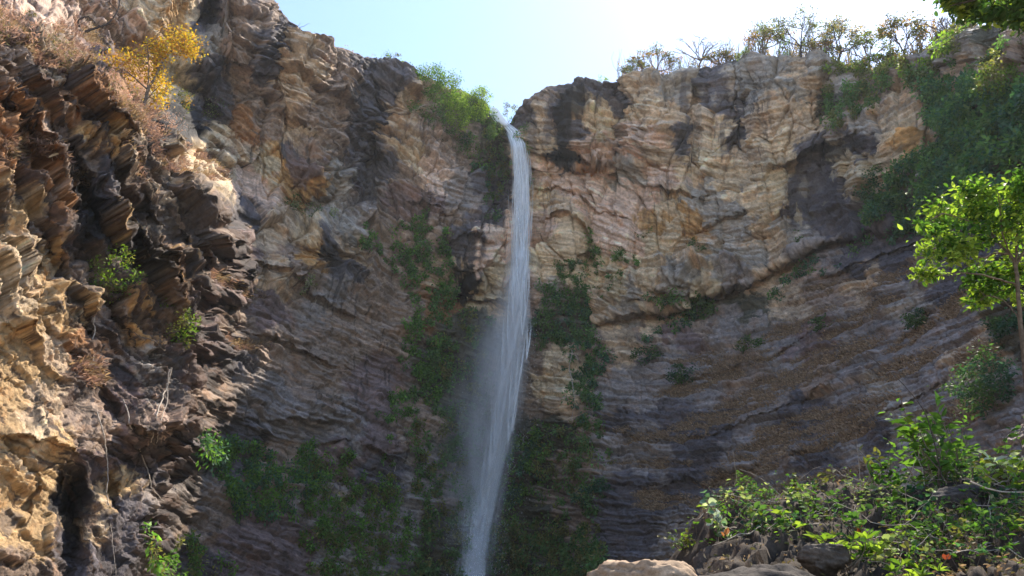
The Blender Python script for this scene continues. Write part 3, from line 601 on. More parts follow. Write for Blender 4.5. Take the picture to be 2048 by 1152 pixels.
# ground: the gorge floor and the land around it, one sheet to the horizon
gxs = np.concatenate([-np.geomspace(3000, 60, 14), np.linspace(-50, 50, 41), np.geomspace(60, 3000, 14)])
gys = np.concatenate([-np.geomspace(3000, 40, 14), np.linspace(-30, 110, 57), np.geomspace(120, 3000, 14)])
X, Y = np.meshgrid(gxs, gys)
Z = 0.35 * fbm(X / 9, Y / 9, 4, 701) - 0.2
Z = np.where(np.hypot(X, Y) > 130, -1.0, Z)
r, c = X.shape
idx = np.arange(r * c).reshape(r, c)
mat_ground = rock_material('gorge_floor', 1.2, .5)
ground = mesh_obj('ground', np.stack([X, Y, Z], -1).reshape(-1, 3), np.stack([idx[:-1, :-1], idx[:-1, 1:], idx[1:, 1:], idx[1:, :-1]], -1).reshape(-1, 4), mat_ground, None,
                  np.tile(np.array([.30, .25, .19]), (r * c, 1)), smooth=True)
tag(ground, None, None, None, 'structure')

def grid_at(px, py, A):
    """value of a grid array where the wall shows pixel (px, py)"""
    px = np.asarray(px, float); py = np.asarray(py, float)
    j = np.clip(np.searchsorted(XS, px) - 1, 0, len(XS) - 2)
    u = (px - XS[j]) / (XS[j + 1] - XS[j])
    ry = rim_y[j] * (1 - u) + rim_y[j + 1] * u
    i = np.clip(((py - ry) / (1290 - ry) * (NR - 1)), 0, NR - 1).round().astype(int)
    return A[i, np.where(u > .5, j + 1, j)]
# ------------------------------------------------------------------ plants: leaves, stems, bushes, trees
def leaf_material(name, trans=.5, rough=.55, spec=.22, tint=(1.3, 1.5, .6)):
    m, nt, out = new_mat(name)
    L = nt.links.new
    a = N(nt, 'ShaderNodeAttribute', attribute_name='colour')
    p = N(nt, 'ShaderNodeBsdfPrincipled')
    p.inputs['Roughness'].default_value = rough; p.inputs['Specular IOR Level'].default_value = spec
    t = N(nt, 'ShaderNodeBsdfTranslucent')
    g = N(nt, 'ShaderNodeVectorMath', operation='MULTIPLY'); g.inputs[1].default_value = tint
    mx = N(nt, 'ShaderNodeMixShader'); mx.inputs[0].default_value = trans
    L(a.outputs['Color'], p.inputs['Base Color']); L(a.outputs['Color'], g.inputs[0]); L(g.outputs[0], t.inputs['Color'])
    L(p.outputs[0], mx.inputs[1]); L(t.outputs[0], mx.inputs[2]); L(mx.outputs[0], out.inputs[0])
    return m
def bark_material(name, col, scale=14):
    m, nt, out = new_mat(name)
    L = nt.links.new
    p = N(nt, 'ShaderNodeBsdfPrincipled'); p.inputs['Roughness'].default_value = .85; p.inputs['Specular IOR Level'].default_value = .2
    tc = N(nt, 'ShaderNodeTexCoord'); n = N(nt, 'ShaderNodeTexNoise'); n.inputs['Scale'].default_value = scale; n.inputs['Detail'].default_value = 4
    r = N(nt, 'ShaderNodeValToRGB')
    r.color_ramp.elements[0].position = .3; r.color_ramp.elements[0].color = (*[c * .55 for c in col], 1)
    r.color_ramp.elements[1].position = .7; r.color_ramp.elements[1].color = (*[c * 1.35 for c in col], 1)
    L(tc.outputs['Object'], n.inputs['Vector']); L(n.outputs[0], r.inputs[0]); L(r.outputs[0], p.inputs['Base Color']); L(p.outputs[0], out.inputs[0])
    return m
MAT_LEAF = leaf_material('leaves')
MAT_DRY = leaf_material('dry_leaves_and_grass', .3, .8, .1, (1.15, 1.0, .85))
MAT_BARK = bark_material('grey_brown_bark', (.16, .12, .09))
MAT_PALE = bark_material('pale_bark', (.38, .32, .26))
MAT_DARKBARK = bark_material('dark_bark', (.055, .04, .033))

RNG = np.random.RandomState(11)
def unit(v):
    return v / (np.linalg.norm(v, axis=-1, keepdims=True) + 1e-9)

GREENS = dict(green=[(.08, .16, .034), (.11, .20, .042), (.055, .115, .028)], bright=[(.13, .20, .03), (.18, .24, .04), (.09, .16, .03)], dark=[(.055, .11, .04), (.078, .14, .05), (.095, .15, .06)],
    olive=[(.12, .12, .045), (.16, .14, .06), (.09, .09, .035)], yellow=[(.55, .31, .03), (.60, .38, .06), (.48, .21, .025), (.36, .30, .05), (.5, .27, .03)], rust=[(.38, .17, .05), (.45, .25, .07), (.30, .13, .05)], pale=[(.22, .25, .15), (.30, .31, .20), (.12, .16, .08)],
    teal=[(.042, .10, .066), (.06, .125, .08), (.036, .082, .055)], dry=[(.34, .25, .14), (.42, .32, .19), (.26, .18, .10)], brown=[(.30, .205, .125), (.36, .25, .155), (.24, .16, .10)], white=[(.5, .53, .5), (.62, .64, .6), (.3, .36, .3)], pinkdry=[(.36, .24, .19), (.42, .28, .2), (.28, .19, .15)], lime=[(.25, .33, .055), (.31, .38, .08), (.19, .27, .05)], blue=[(.10, .17, .15), (.14, .21, .18), (.07, .13, .11)])

def pick(kind, n, rng, jit=.22):
    pal = np.array(GREENS[kind])
    c = pal[rng.randint(len(pal), size=n)]
    return c * (1 + jit * rng.randn(n, 1)).clip(.4, 1.8)

def leaf_cloud(p, size, rng, kind, asp=.45, droop=.2, fold=.18, shape='quad', t=None):
    """one leaf blade at each point"""
    n = len(p)
    if t is None:
        t = rng.randn(n, 3)
        t[:, 2] = t[:, 2] * .6 - droop
    t = unit(t)
    b = unit(np.cross(t, rng.randn(n, 3) * .7 + np.array([0, 0, 1.0])))
    nn = np.cross(b, t)
    s = (size * (.65 + .7 * rng.rand(n)))[:, None]
    col = kind if isinstance(kind, np.ndarray) else pick(kind, n, rng)
    if shape == 'quad':
        w = s * asp * .5
        V = np.stack([p, p + t * s * .5 + b * w - nn * s * fold * .5, p + t * s, p + t * s * .5 - b * w - nn * s * fold * .5], 1)
        F = (np.arange(n)[:, None] * 4 + np.array([0, 1, 2, 3])).reshape(-1, 4)
        k = 4
    else:  # a pointed oval blade folded along its midrib
        w = s * asp * .5
        def q(u, v, d): return p + t * s * u + b * w * v - nn * s * d
        V = np.stack([q(0, 0, 0), q(.28, .85, -fold * .4), q(.62, .8, -fold * .4), q(1, 0, .10), q(.62, -.8, -fold * .4), q(.28, -.85, -fold * .4), q(.45, 0, .04)], 1)
        F = (np.arange(n)[:, None, None] * 7 + np.array([[0, 6, 1, 1], [1, 6, 3, 2], [0, 5, 6, 6], [5, 4, 3, 6]])).reshape(-1, 4)
        F = (np.arange(n)[:, None, None] * 7 + np.array([[0, 6, 2, 1], [6, 3, 2, 2], [0, 5, 4, 6], [6, 4, 3, 3]])).reshape(-1, 4)
        k = 7
    return V.reshape(-1, 3), F, np.repeat(col, k, 0)

def tri_fix(F):
    """quads with a doubled corner become triangles (all faces triangulated)"""
    a = F[:, [0, 1, 2]]; b = F[:, [0, 2, 3]]
    T = np.concatenate([a, b])
    ok = (T[:, 0] != T[:, 1]) & (T[:, 1] != T[:, 2]) & (T[:, 0] != T[:, 2])
    return T[ok]

def tube(pts, r0, r1, sides=5):
    pts = np.asarray(pts, float); n = len(pts)
    d = unit(np.gradient(pts, axis=0))
    ref = np.array([0.31, 0.12, 1.0]) if abs(d[0, 2]) < .9 else np.array([1.0, .2, 0])
    u = unit(np.cross(d, ref)); v = np.cross(d, u)
    r = np.linspace(r0, r1, n)[:, None, None]
    a = np.arange(sides) * 2 * np.pi / sides
    V = pts[:, None] + r * (u[:, None] * np.cos(a)[None, :, None] + v[:, None] * np.sin(a)[None, :, None])
    i = np.arange(n - 1)[:, None] * sides; j = np.arange(sides)[None]
    F = np.stack([i + j, i + (j + 1) % sides, i + sides + (j + 1) % sides, i + sides + j], -1).reshape(-1, 4)
    return V.reshape(-1, 3), F

class Geo:
    def __init__(self): self.V, self.F, self.C, self.n = [], [], [], 0
    def add(self, V, F, C=None):
        self.V.append(V); self.F.append(F + self.n); self.n += len(V)
        if C is not None: self.C.append(C)
    def build(self, name, mat, parent=None, smooth=False, tri=False, origin=None):
        if not self.V: return None
        V = np.concatenate(self.V); F = np.concatenate(self.F)
        if tri: F = tri_fix(F)
        if origin is not None: V = V - origin
        return mesh_obj(name, V, F, mat, parent, np.concatenate(self.C) if self.C else None, smooth)

def bend(p, q, n, rng, amp):
    t = np.linspace(0, 1, n)[:, None]
    L = np.linalg.norm(np.asarray(q) - np.asarray(p))
    w = np.cumsum(rng.randn(n, 3), 0); w = w - w[0] - t * (w[-1] - w[0])
    return np.asarray(p) * (1 - t) + np.asarray(q) * t + w * amp * L / math.sqrt(n)

def thing(name, loc, label, cat, group=None):
    o = bpy.data.objects.new(name, None)
    o.empty_display_size = .2
    o.location = loc
    COL.objects.link(o)
    return tag(o, label, cat, group)

def clumps(center, rad, k, rng, hollow=.35):
    d = unit(rng.randn(k, 3)); r = (hollow + (1 - hollow) * rng.rand(k, 1)) ** .6
    return center + d * r * rad

def bush(label, px, py, rx, ry, kind, n=900, leaf=.22, name='bush', cat='bush', D=None, depth=.8, lift=.55, kind2=None, mix=.25, seed=None, droop=.2, stems=6, group=None, sag=0, bark=None, asp=.5, ncl=None):
    """a bush growing on the wall (or at distance D): crown ellipse in photo pixels; its size in metres follows from its distance"""
    rng = np.random.RandomState(seed if seed is not None else int(px * 7 + py * 13) % 99991)
    if D is None:
        s = grid_at(px, min(py + ry * .5, 1240), PD); nrm = grid_at(px, py, N0)
    else:
        s = at(px, py + ry * .9, D); nrm = unit(CAM - s)
    m = np.linalg.norm(s - CAM) / FPX
    R = np.array([rx * m, rx * m * depth, ry * m * 1.06])
    c = at(px, py, np.hypot(*(s - CAM)[:2])) + nrm * R[1] * lift * .4
    base = s - nrm * .1
    if D is not None:
        base = s + np.array([0, 0, 0])
    root = thing(name, base, label, cat, group)
    K = ncl or max(8, n // 45)
    cl = clumps(c, R, K, rng)
    cl[:, 2] -= sag * R[2] * ((np.abs(cl[:, 0] - c[0]) / R[0]) ** 2)
    who = rng.randint(K, size=n)
    p = cl[who] + rng.randn(n, 3) * R * .15
    col = pick(kind, n, rng)
    if kind2:
        c2 = pick(kind2, n, rng); ck = rng.rand(K) < mix
        col = np.where(ck[who][:, None], c2, col)
    g = Geo(); g.add(*leaf_cloud(p, leaf, rng, col, asp, droop))
    g.build('foliage', MAT_LEAF, root, origin=base)
    g = Geo()
    for k in range(stems):
        q = cl[rng.randint(K)]
        g.add(*tube(bend(base, q, 6, rng, .12), .012 * m * FPX ** .0 * rx * .16 + .015, .008, 4))
    g.build('stems', bark or MAT_BARK, root, origin=base)
    return root

def poly_mask(poly, x, y):
    inside = np.zeros(x.shape, bool); n = len(poly)
    for i in range(n):
        x0, y0 = poly[i]; x1, y1 = poly[(i + 1) % n]
        c = ((y0 > y) != (y1 > y)) & (x < (x1 - x0) * (y - y0) / (y1 - y0 + 1e-9) + x0)
        inside ^= c
    return inside

def creeper(label, poly, kind, dens, leaf, thick, kind2=None, mix=.3, seed=1, gaps=.1, name='creeper', droop=.5, fr=25, asp=.5, mat=None, edge=8):
    """climbing plants massed on the wall inside an outline: rounded sprays of leaves, too many plants to count"""
    rng = np.random.RandomState(seed)
    P = np.array(poly, float); x0, y0 = P.min(0) - edge; x1, y1 = P.max(0) + edge
    per = 46
    n = int((x1 - x0) * (y1 - y0) * dens / per * 2.6)
    x = rng.uniform(x0, x1, n); y = rng.uniform(y0, y1, n)
    wx = x + 16 * fbm(x / 26, y / 26, 3, 801 + seed); wy = y + 16 * fbm(x / 26, y / 26 + 40, 3, 811 + seed)
    cl = fbm(x / fr, y / fr, 4, 821 + seed, .6)
    ok = poly_mask(poly, wx, wy) & (cl > -.17 + gaps)
    x, y, cl = x[ok], y[ok], cl[ok]; k = len(x)
    s = grid_at(x, y, PD); nr = grid_at(x, y, N0)
    R = (.30 + .55 * rng.rand(k, 1) ** 2) * np.clip(.75 + cl, .5, 1.4)[:, None] * min(1.0, leaf / .36)
    c = s + nr * (R * .55 + .25 * thick * rng.rand(k, 1) * np.clip(cl + .5, 0, 1)[:, None])
    who = np.repeat(np.arange(k), per); n = len(who)
    d = unit(rng.randn(n, 3)) * rng.rand(n, 1) ** .45
    d[:, 2] = d[:, 2] * 1.25 - .25
    p = c[who] + d * R[who]
    kk = rng.rand(k)
    col = pick(kind, n, rng, .18)
    if kind2:
        col = np.where((kk[who] < mix + .1)[:, None], pick(kind2, n, rng, .18), col)
    col = col * (1.1 + .8 * rng.rand(k, 1))[who]
    t = d + rng.randn(n, 3) * .5 + np.array([0, 0, -.25])
    g = Geo(); g.add(*leaf_cloud(p, leaf * .82, rng, col, asp, droop, t=t))
    o = g.build(name, mat or MAT_LEAF)
    return tag(o, label, name.replace('_', ' '), None, 'stuff')
# ------------------------------------------------------------------ growth on the walls
creeper('dark green climbers hanging down the wall left of the waterfall', [(815, 440), (880, 450), (905, 560), (890, 640), (820, 650), (800, 560), (690, 480), (700, 450), (760, 500)], 'dark', 0.187, 0.462, 2.4, 'green', .2, 1, .08)
creeper('band of green climbers along the gully between brown wall and waterfall', [(800, 650), (850, 640), (900, 700), (900, 800), (850, 830), (830, 780), (790, 720)], 'green', 0.17, 0.462, 2.24, 'dark', .3, 2, .12)
creeper('dim green climbers in the spray left of the waterfall', [(850, 620), (990, 630), (985, 760), (950, 1152), (800, 1180), (830, 1000), (820, 860)], 'dark', 0.128, 0.495, 1.92, 'olive', .25, 3, .14)
creeper('small tuft of green climbers on the brown wall', [(770, 780), (825, 765), (830, 830), (775, 835)], 'green', 0.204, 0.44, 1.92, 'dark', .3, 4, .05)
creeper('leafy green creepers draped across the foot of the brown wall', [(395, 870), (470, 880), (560, 950), (600, 890), (650, 900), (640, 1000), (560, 1040), (450, 1030), (410, 960)], 'green', 0.221, 0.374, 2.08, 'teal', .3, 5, .06)
creeper('bright green creepers hanging over the purple rock at the bottom', [(600, 930), (700, 900), (790, 960), (830, 1060), (800, 1170), (620, 1180), (590, 1080)], 'green', 0.17, 0.396, 1.92, 'olive', .25, 6, .14)
creeper('thin green creepers low on the wall beside the sunlit buttress', [(270, 1060), (340, 1050), (420, 1120), (480, 1160), (300, 1170)], 'green', 0.102, 0.33, 1.28, 'olive', .4, 7, .2)
creeper('sparse green tufts on the brown wall above the purple rock', [(730, 830), (800, 820), (830, 900), (770, 940)], 'dark', 0.085, 0.396, 1.28, 'green', .4, 8, .22)
creeper('dark growth hugging the wall just left of the waterfall lip', [(930, 250), (1020, 245), (1030, 330), (1015, 420), (960, 400), (975, 330), (920, 300)], 'dark', 0.204, 0.374, 1.12, 'olive', .3, 9, .0)
creeper('ferny tuft on the ledge left of the waterfall', [(930, 315), (985, 325), (990, 355), (940, 345)], 'teal', 0.204, 0.44, 1.44, 'green', .3, 10, .0)
creeper('sparse dark tufts on the wet rock below the fern ledge', [(930, 360), (1000, 380), (990, 460), (940, 440)], 'dark', 0.085, 0.396, 1.12, 'teal', .3, 11, .15)
creeper('dark green mass of climbers hanging right of the waterfall', [(1100, 560), (1130, 520), (1160, 520), (1185, 600), (1180, 690), (1090, 690), (1060, 660)], 'dark', 0.238, 0.44, 2.56, 'teal', .2, 12, .0)
creeper('dark climbers running up the crack in the tan wall', [(1175, 450), (1200, 470), (1220, 520), (1280, 495), (1280, 520), (1240, 560), (1230, 620), (1190, 600), (1195, 540)], 'dark', 0.17, 0.396, 1.92, 'green', .2, 13, .06)
creeper('long dark green mass of climbers below the tan wall', [(1130, 660), (1200, 680), (1230, 720), (1200, 760), (1215, 830), (1180, 860), (1140, 800)], 'dark', 0.204, 0.44, 2.4, 'teal', .25, 14, .03)
creeper('dense green bushes right of the foot of the waterfall', [(1020, 870), (1080, 850), (1110, 900), (1100, 970), (1050, 1000), (1000, 1010), (1000, 930)], 'green', 0.221, 0.44, 2.56, 'teal', .4, 15, .0)
creeper('tangle of dull green scrub below the tan wall', [(1080, 840), (1210, 840), (1230, 900), (1200, 1060), (1120, 1060), (1090, 980)], 'dark', 0.128, 0.44, 1.92, 'olive', .35, 16, .1)
creeper('low green bushes along the bottom beside the waterfall', [(960, 1070), (1060, 1030), (1180, 1060), (1230, 1120), (1180, 1180), (960, 1180)], 'dark', 0.204, 0.44, 2.56, 'olive', .4, 17, .0)
creeper('strip of green growth on the rock just right of the lower waterfall', [(1000, 1000), (1045, 990), (1050, 1080), (1000, 1100)], 'green', 0.17, 0.396, 1.92, 'olive', .3, 18, .05)
creeper('green growth beside the top of the waterfall on its right', [(1035, 240), (1075, 245), (1080, 330), (1062, 380), (1045, 320)], 'dark', 0.102, 0.374, 0.96, 'green', .3, 19, .1)
creeper('dark green scrub along the ledge below the tan wall', [(1200, 700), (1330, 690), (1430, 640), (1440, 620), (1300, 570), (1330, 600), (1360, 650), (1280, 690)], 'dark', 0.119, 0.44, 1.92, 'teal', .4, 20, .12)
creeper('scattered dark shrubs at the foot of the tan wall', [(1310, 580), (1400, 570), (1440, 630), (1380, 650), (1320, 630)], 'dark', 0.153, 0.44, 1.92, 'green', .2, 21, .08)
creeper('blue-green forest hanging on the slope at the right edge', [(1880, 150), (1960, 160), (2150, 200), (2150, 420), (2000, 440), (1850, 460), (1740, 450), (1760, 390), (1820, 340), (1880, 300), (1850, 220)], 'dark', 0.255, 0.462, 4.16, 'teal', .35, 22, -.1, name='hanging_forest', fr=44, edge=14)  # the teal share puts the bluish haze into the leaf colour
creeper('dark bushes in the gully below the skyline trees', [(1650, 170), (1740, 160), (1860, 150), (1880, 200), (1800, 180), (1730, 230), (1680, 270), (1650, 240)], 'dark', 0.204, 0.44, 2.24, 'olive', .3, 23, .02)
creeper('yellow-green scrub along the skyline under the trees', [(1640, 130), (1720, 110), (1850, 120), (1950, 60), (1960, 80), (1880, 130), (1800, 160), (1680, 150)], 'olive', 0.204, 0.396, 1.92, 'bright', .35, 24, .0)
creeper('dark scrub creeping over the layered ramp under the wall edge', [(1480, 590), (1560, 560), (1640, 520), (1760, 470), (1760, 490), (1640, 560), (1540, 610)], 'dark', 0.085, 0.396, 1.44, 'teal', .4, 25, .15)
creeper('sparse bushes among the rocks under the right skyline', [(1880, 110), (2060, 60), (2100, 160), (1960, 150)], 'olive', 0.0595, 0.374, 1.28, 'dark', .5, 26, .2)
creeper('dry brown scrub hanging over the left terrace', [(0, 20), (120, 60), (230, 170), (340, 260), (330, 300), (200, 190), (60, 110), (-40, 70)], 'pinkdry', 0.102, 0.242, 1.6, 'olive', .15, 27, .1, name='dry_scrub', mat=MAT_DRY, asp=.25)

# dry grass: blades standing on the ramp and on the terraces
def dry_grass(label, mask, n, hgt, seed, kinds, lean):
    rng = np.random.RandomState(seed)
    w = (mask * MPP ** .5).ravel(); keep = (GX.ravel() > -60) & (GX.ravel() < 2120)
    w = np.where(keep & (w > .05), w, 0); w = w / w.sum()
    k = rng.choice(len(w), n, p=w)
    s = PD.reshape(-1, 3)[k] + rng.randn(n, 3) * .12
    nr = N0.reshape(-1, 3)[k]
    t = unit(np.array([0, 0, .5]) + nr * .8 + rng.randn(n, 3) * .7 + np.array(lean))
    s = s - t * .08
    L = hgt * (.5 + rng.rand(n, 1)); side = unit(np.cross(t, nr + rng.randn(n, 3) * .5)) * (.012 + .03 * rng.rand(n, 1))
    sag = np.array([0, 0, -.28]) * L + nr * .12 * L
    V = np.stack([s - side, s + side, s + t * L * .6 + side * .7, s + t * L + sag], 1).reshape(-1, 3)
    F = np.arange(n * 4).reshape(-1, 4)
    x = GX.ravel()[k]; y = GY.ravel()[k]
    c = np.where((fbm(x / 40, y / 20, 3, seed) > .05)[:, None], pick(kinds[0], n, rng), pick(kinds[1], n, rng))
    o = mesh_obj('dry_grass', V, F, MAT_DRY, None, np.repeat(c, 4, 0))
    return tag(o, label, 'grass', None, 'stuff')
dry_grass('dry brown grass lying in bands across the layered rock ramp', G1, 130000, .24, 31, ('brown', 'brown'), (0, 0, -.1))
dry_grass('pale dry grass on the ledges and terrace of the sunlit wall', G2, 45000, .34, 33, ('dry', 'pinkdry'), (.2, -.1, 0))

# ------------------------------------------------------------------ single bushes
bush('dark green leafy shrub on black rock beside the yellow tree', 402, 212, 38, 40, 'green', 900, .2, 'shrub', 'shrub', kind2='pale', mix=.3)
bush('round bright green shrub on the sunlit wall, the upper of two', 205, 548, 50, 46, 'bright', 1500, .14, 'shrub', 'shrub', kind2='olive', mix=.3)
bush('yellow-green shrub with roots dangling below it on the sunlit wall', 336, 655, 48, 46, 'bright', 1300, .16, 'shrub', 'shrub', kind2='olive', mix=.35)
bush('olive bush with rusty leaves below the yellow tree', 340, 222, 30, 40, 'olive', 800, .18, 'bush', 'bush', kind2='rust', mix=.3)
bush('small pale-leaved bush with white twigs on the brown wall', 606, 566, 24, 24, 'pale', 220, .26, 'bush', 'bush', kind2='olive', mix=.3, bark=MAT_PALE)
bush('grey-leaved shrub on a narrow ledge of orange rock', 588, 410, 44, 16, 'pale', 600, .24, 'shrub', 'shrub', kind2='dark', mix=.45)
bush('dark low shrub at the end of the ledge of orange rock', 645, 428, 26, 16, 'dark', 420, .24, 'shrub', 'shrub', kind2='pale', mix=.35)
bush('orange-brown dry shrub against the smooth tan rock', 434, 345, 26, 26, 'rust', 420, .14, 'shrub', 'shrub', kind2='pinkdry', mix=.5, stems=14)
bush('leafless pinkish shrub above the orange-brown dry one', 452, 296, 28, 32, 'pinkdry', 260, .13, 'shrub', 'shrub', stems=18, asp=.2)
bush('tiny green bush on the rim at the top left', 548, 2, 16, 12, 'olive', 200, .2, 'bush', 'bush', lift=0)
bush('tuft of yellow grass-like bush on the left rim', 785, 116, 22, 13, 'olive', 420, .24, 'bush', 'bush', kind2='bright', mix=.4, lift=0)
bush('dark green bush at the top of the hanging greenery by the rim', 842, 166, 38, 30, 'green', 2800, .26, 'bush', 'bush', kind2='bright', mix=.5, lift=1.5)
bush('bright green bush below the rim, second down the hanging greenery', 876, 202, 34, 36, 'bright', 2800, .26, 'bush', 'bush', kind2='green', mix=.35, lift=3.0)
bush('sunlit lime bush hanging lowest under the rim', 902, 242, 27, 42, 'lime', 2800, .25, 'bush', 'bush', kind2='bright', mix=.4, lift=3.4)
bush('dark shaded bush under the hanging greenery', 850, 228, 38, 44, 'dark', 1900, .28, 'bush', 'bush', kind2='green', mix=.2, lift=1.0)
bush('lime green bush between the hanging greenery and the waterfall', 938, 224, 30, 36, 'lime', 2800, .26, 'bush', 'bush', kind2='bright', mix=.5, lift=3.2)
bush('dark bush in the shade next to the waterfall lip', 958, 256, 30, 34, 'dark', 1500, .28, 'bush', 'bush', kind2='green', mix=.3, lift=1.4)
bush('upright yellow-green bush on the rim just left of the lip', 962, 200, 20, 24, 'olive', 800, .24, 'bush', 'bush', kind2='bright', mix=.5, lift=.8)
bush('dark low bush under the lime bushes left of the waterfall', 908, 280, 32, 24, 'dark', 1000, .28, 'bush', 'bush', kind2='teal', mix=.2, lift=1.0)
bush('low olive bush on the rim right of the lip', 1018, 218, 18, 12, 'olive', 350, .24, 'bush', 'bush', kind2='pale', mix=.3, lift=0)
bush('tiny lime bush alone on the rim of the banded wall', 1204, 162, 14, 9, 'lime', 260, .2, 'bush', 'bush', lift=0)
bush('small shrub on the tan wall beneath the skyline, with a hanging root', 1490, 118, 18, 14, 'bright', 260, .22, 'shrub', 'shrub', kind2='olive', mix=.4)
bush('dark round bush on the upper ledge of the grassy ramp', 1300, 715, 34, 17, 'dark', 900, .3, 'bush', 'bush', kind2='teal', mix=.4, sag=.4)
bush('dark green bush amid dry grass at the top of the ramp', 1372, 755, 30, 22, 'dark', 900, .3, 'bush', 'bush', kind2='teal', mix=.3)
bush('bush in the middle of the ramp under the tan wall edge', 1502, 692, 26, 20, 'dark', 700, .28, 'bush', 'bush', kind2='olive', mix=.3)
bush('flat teal bush on a ledge below the dark wall edge', 1660, 652, 34, 12, 'teal', 700, .26, 'bush', 'bush', kind2='dark', mix=.4)
bush('small teal bush high on the ramp, close to the near tree', 1850, 640, 34, 16, 'teal', 800, .24, 'bush', 'bush', kind2='dark', mix=.3)
bush('teal bush at the right edge below the near tree', 2022, 662, 34, 34, 'teal', 1400, .2, 'bush', 'bush', kind2='dark', mix=.3)
bush('wide blue-green bush at the right edge above the undergrowth', 2012, 778, 62, 48, 'teal', 2800, .17, 'bush', 'bush', kind2='dark', mix=.4, lift=1.5, stems=16, ncl=26, sag=.5)
bush('spreading teal shrub with a pale stem at the foot of the ramp', 1192, 992, 42, 26, 'teal', 1000, .32, 'shrub', 'shrub', kind2='green', mix=.2, sag=.5, bark=MAT_PALE)
bush('sunlit pale green bush at the right edge of the hanging forest', 2034, 182, 36, 42, 'olive', 1700, .22, 'bush', 'bush', kind2='bright', mix=.5, lift=2.6)
bush('pale sunlit bush in front of the hanging forest', 1885, 160, 36, 18, 'olive', 700, .26, 'bush', 'bush', kind2='pale', mix=.3, lift=1.8)
bush('round sunlit bush among the rocks of the right skyline', 2002, 130, 26, 12, 'olive', 500, .24, 'bush', 'bush', kind2='bright', mix=.3, lift=1.4)
bush('grey-green bush leaning on the dark rock panel', 1780, 380, 46, 40, 'dark', 1500, .3, 'bush', 'bush', kind2='teal', mix=.4)
bush('small grey bush on the tan wall at its bottom edge', 1592, 478, 22, 20, 'pale', 320, .26, 'bush', 'bush', kind2='dark', mix=.6)
bush('small dark bush stuck in the middle of the tan wall', 1300, 468, 26, 8, 'dark', 150, .3, 'bush', 'bush')
bush('small dark bush in the hollow below the tan hollow wall', 1395, 490, 22, 14, 'dark', 240, .26, 'bush', 'bush', kind2='pale', mix=.3)

# ------------------------------------------------------------------ trees with a trunk drawn limb by limb
def limb_tree(name, label, cat, D, limbs, crowns, kind, leaf, kind2=None, mix=.3, bark=None, dz=1.0, seed=5, shape='quad', r=.5, group=None, twigs=40, asp=.5, wall=False, mat=None, crown_depth=.8, jit=.27, split=False):
    """limbs: [(points in photo px, start width px, end width px)]; crowns: [(px, py, rx, ry, leaves)]; all at distance D with depth of its own"""
    rng = np.random.RandomState(seed)
    x0, y0 = limbs[0][0][0]
    base = at(x0, y0, D)
    m = np.linalg.norm(base - CAM) / FPX
    root = thing(name, base, label, cat, group)
    lg = Geo(); nodes = []; parts = []; tg = Geo() if split else lg
    off = {}
    for pts, w0, w1 in limbs:
        P3 = []
        k0 = tuple(pts[0])
        d0 = off.get(k0, 0.0); d1 = d0 + (rng.rand() - .5) * dz * 2 if off else 0.0
        for i, p in enumerate(pts):
            d = d0 + (d1 - d0) * i / max(1, len(pts) - 1)
            off[tuple(p)] = d
            P3.append(at(p[0], p[1], D + d))
        P3 = np.array(P3)
        t = np.linspace(0, len(P3) - 1, len(P3) * 5)
        S = np.stack([np.interp(t, np.arange(len(P3)), P3[:, k]) for k in range(3)], 1)
        for _ in range(3):
            S[1:-1] = (S[:-2] + S[2:] + 2 * S[1:-1]) / 4
        S[1:-1] += rng.randn(len(S) - 2, 3) * m * .5
        if split and nodes: parts.append(tube(S - base, w0 * m * .5, w1 * m * .5, 6))
        else: lg.add(*tube(S, w0 * m * .5, w1 * m * .5, 6))
        nodes.append(S)
    nodes = np.concatenate(nodes)
    lf = Geo()
    for (cx, cy, rx, ry, n) in crowns:
        mid = at(cx, cy, D + (rng.rand() - .5) * dz)
        R = np.array([rx * m, max(rx, ry) * m * crown_depth, ry * m])
        K = max(6, n // 28)
        cl = clumps(mid, R, K, rng, .2)
        for c in cl[:max(3, twigs * K // 100)]:
            q = nodes[np.argmin(((nodes - c) ** 2).sum(1))]
            tg.add(*tube(bend(q, c, 5, rng, .14), 1.1 * m * .6, .35 * m, 3))
        who = rng.randint(K, size=n)
        p = cl[who] + rng.randn(n, 3) * R * jit
        col = pick(kind, n, rng)
        if kind2:
            c2 = pick(kind2, n, rng); ck = rng.rand(K) < mix
            col = np.where(ck[who][:, None], c2, col)
        lf.add(*leaf_cloud(p, leaf, rng, col, asp, .3, .18, shape))
    tr = lg.build('trunk', bark or MAT_BARK, root, True, origin=base)
    if split and tg.V:
        tag(tg.build('twigs', bark or MAT_BARK, tr, True, origin=base), None, None, None, 'stuff')
    for V, F in parts:
        mesh_obj('branch', V, F, bark or MAT_BARK, tr, None, True)
    if crowns:
        lf.build('crown', mat or MAT_LEAF, root, tri=(shape != 'quad'), origin=base)
    return root

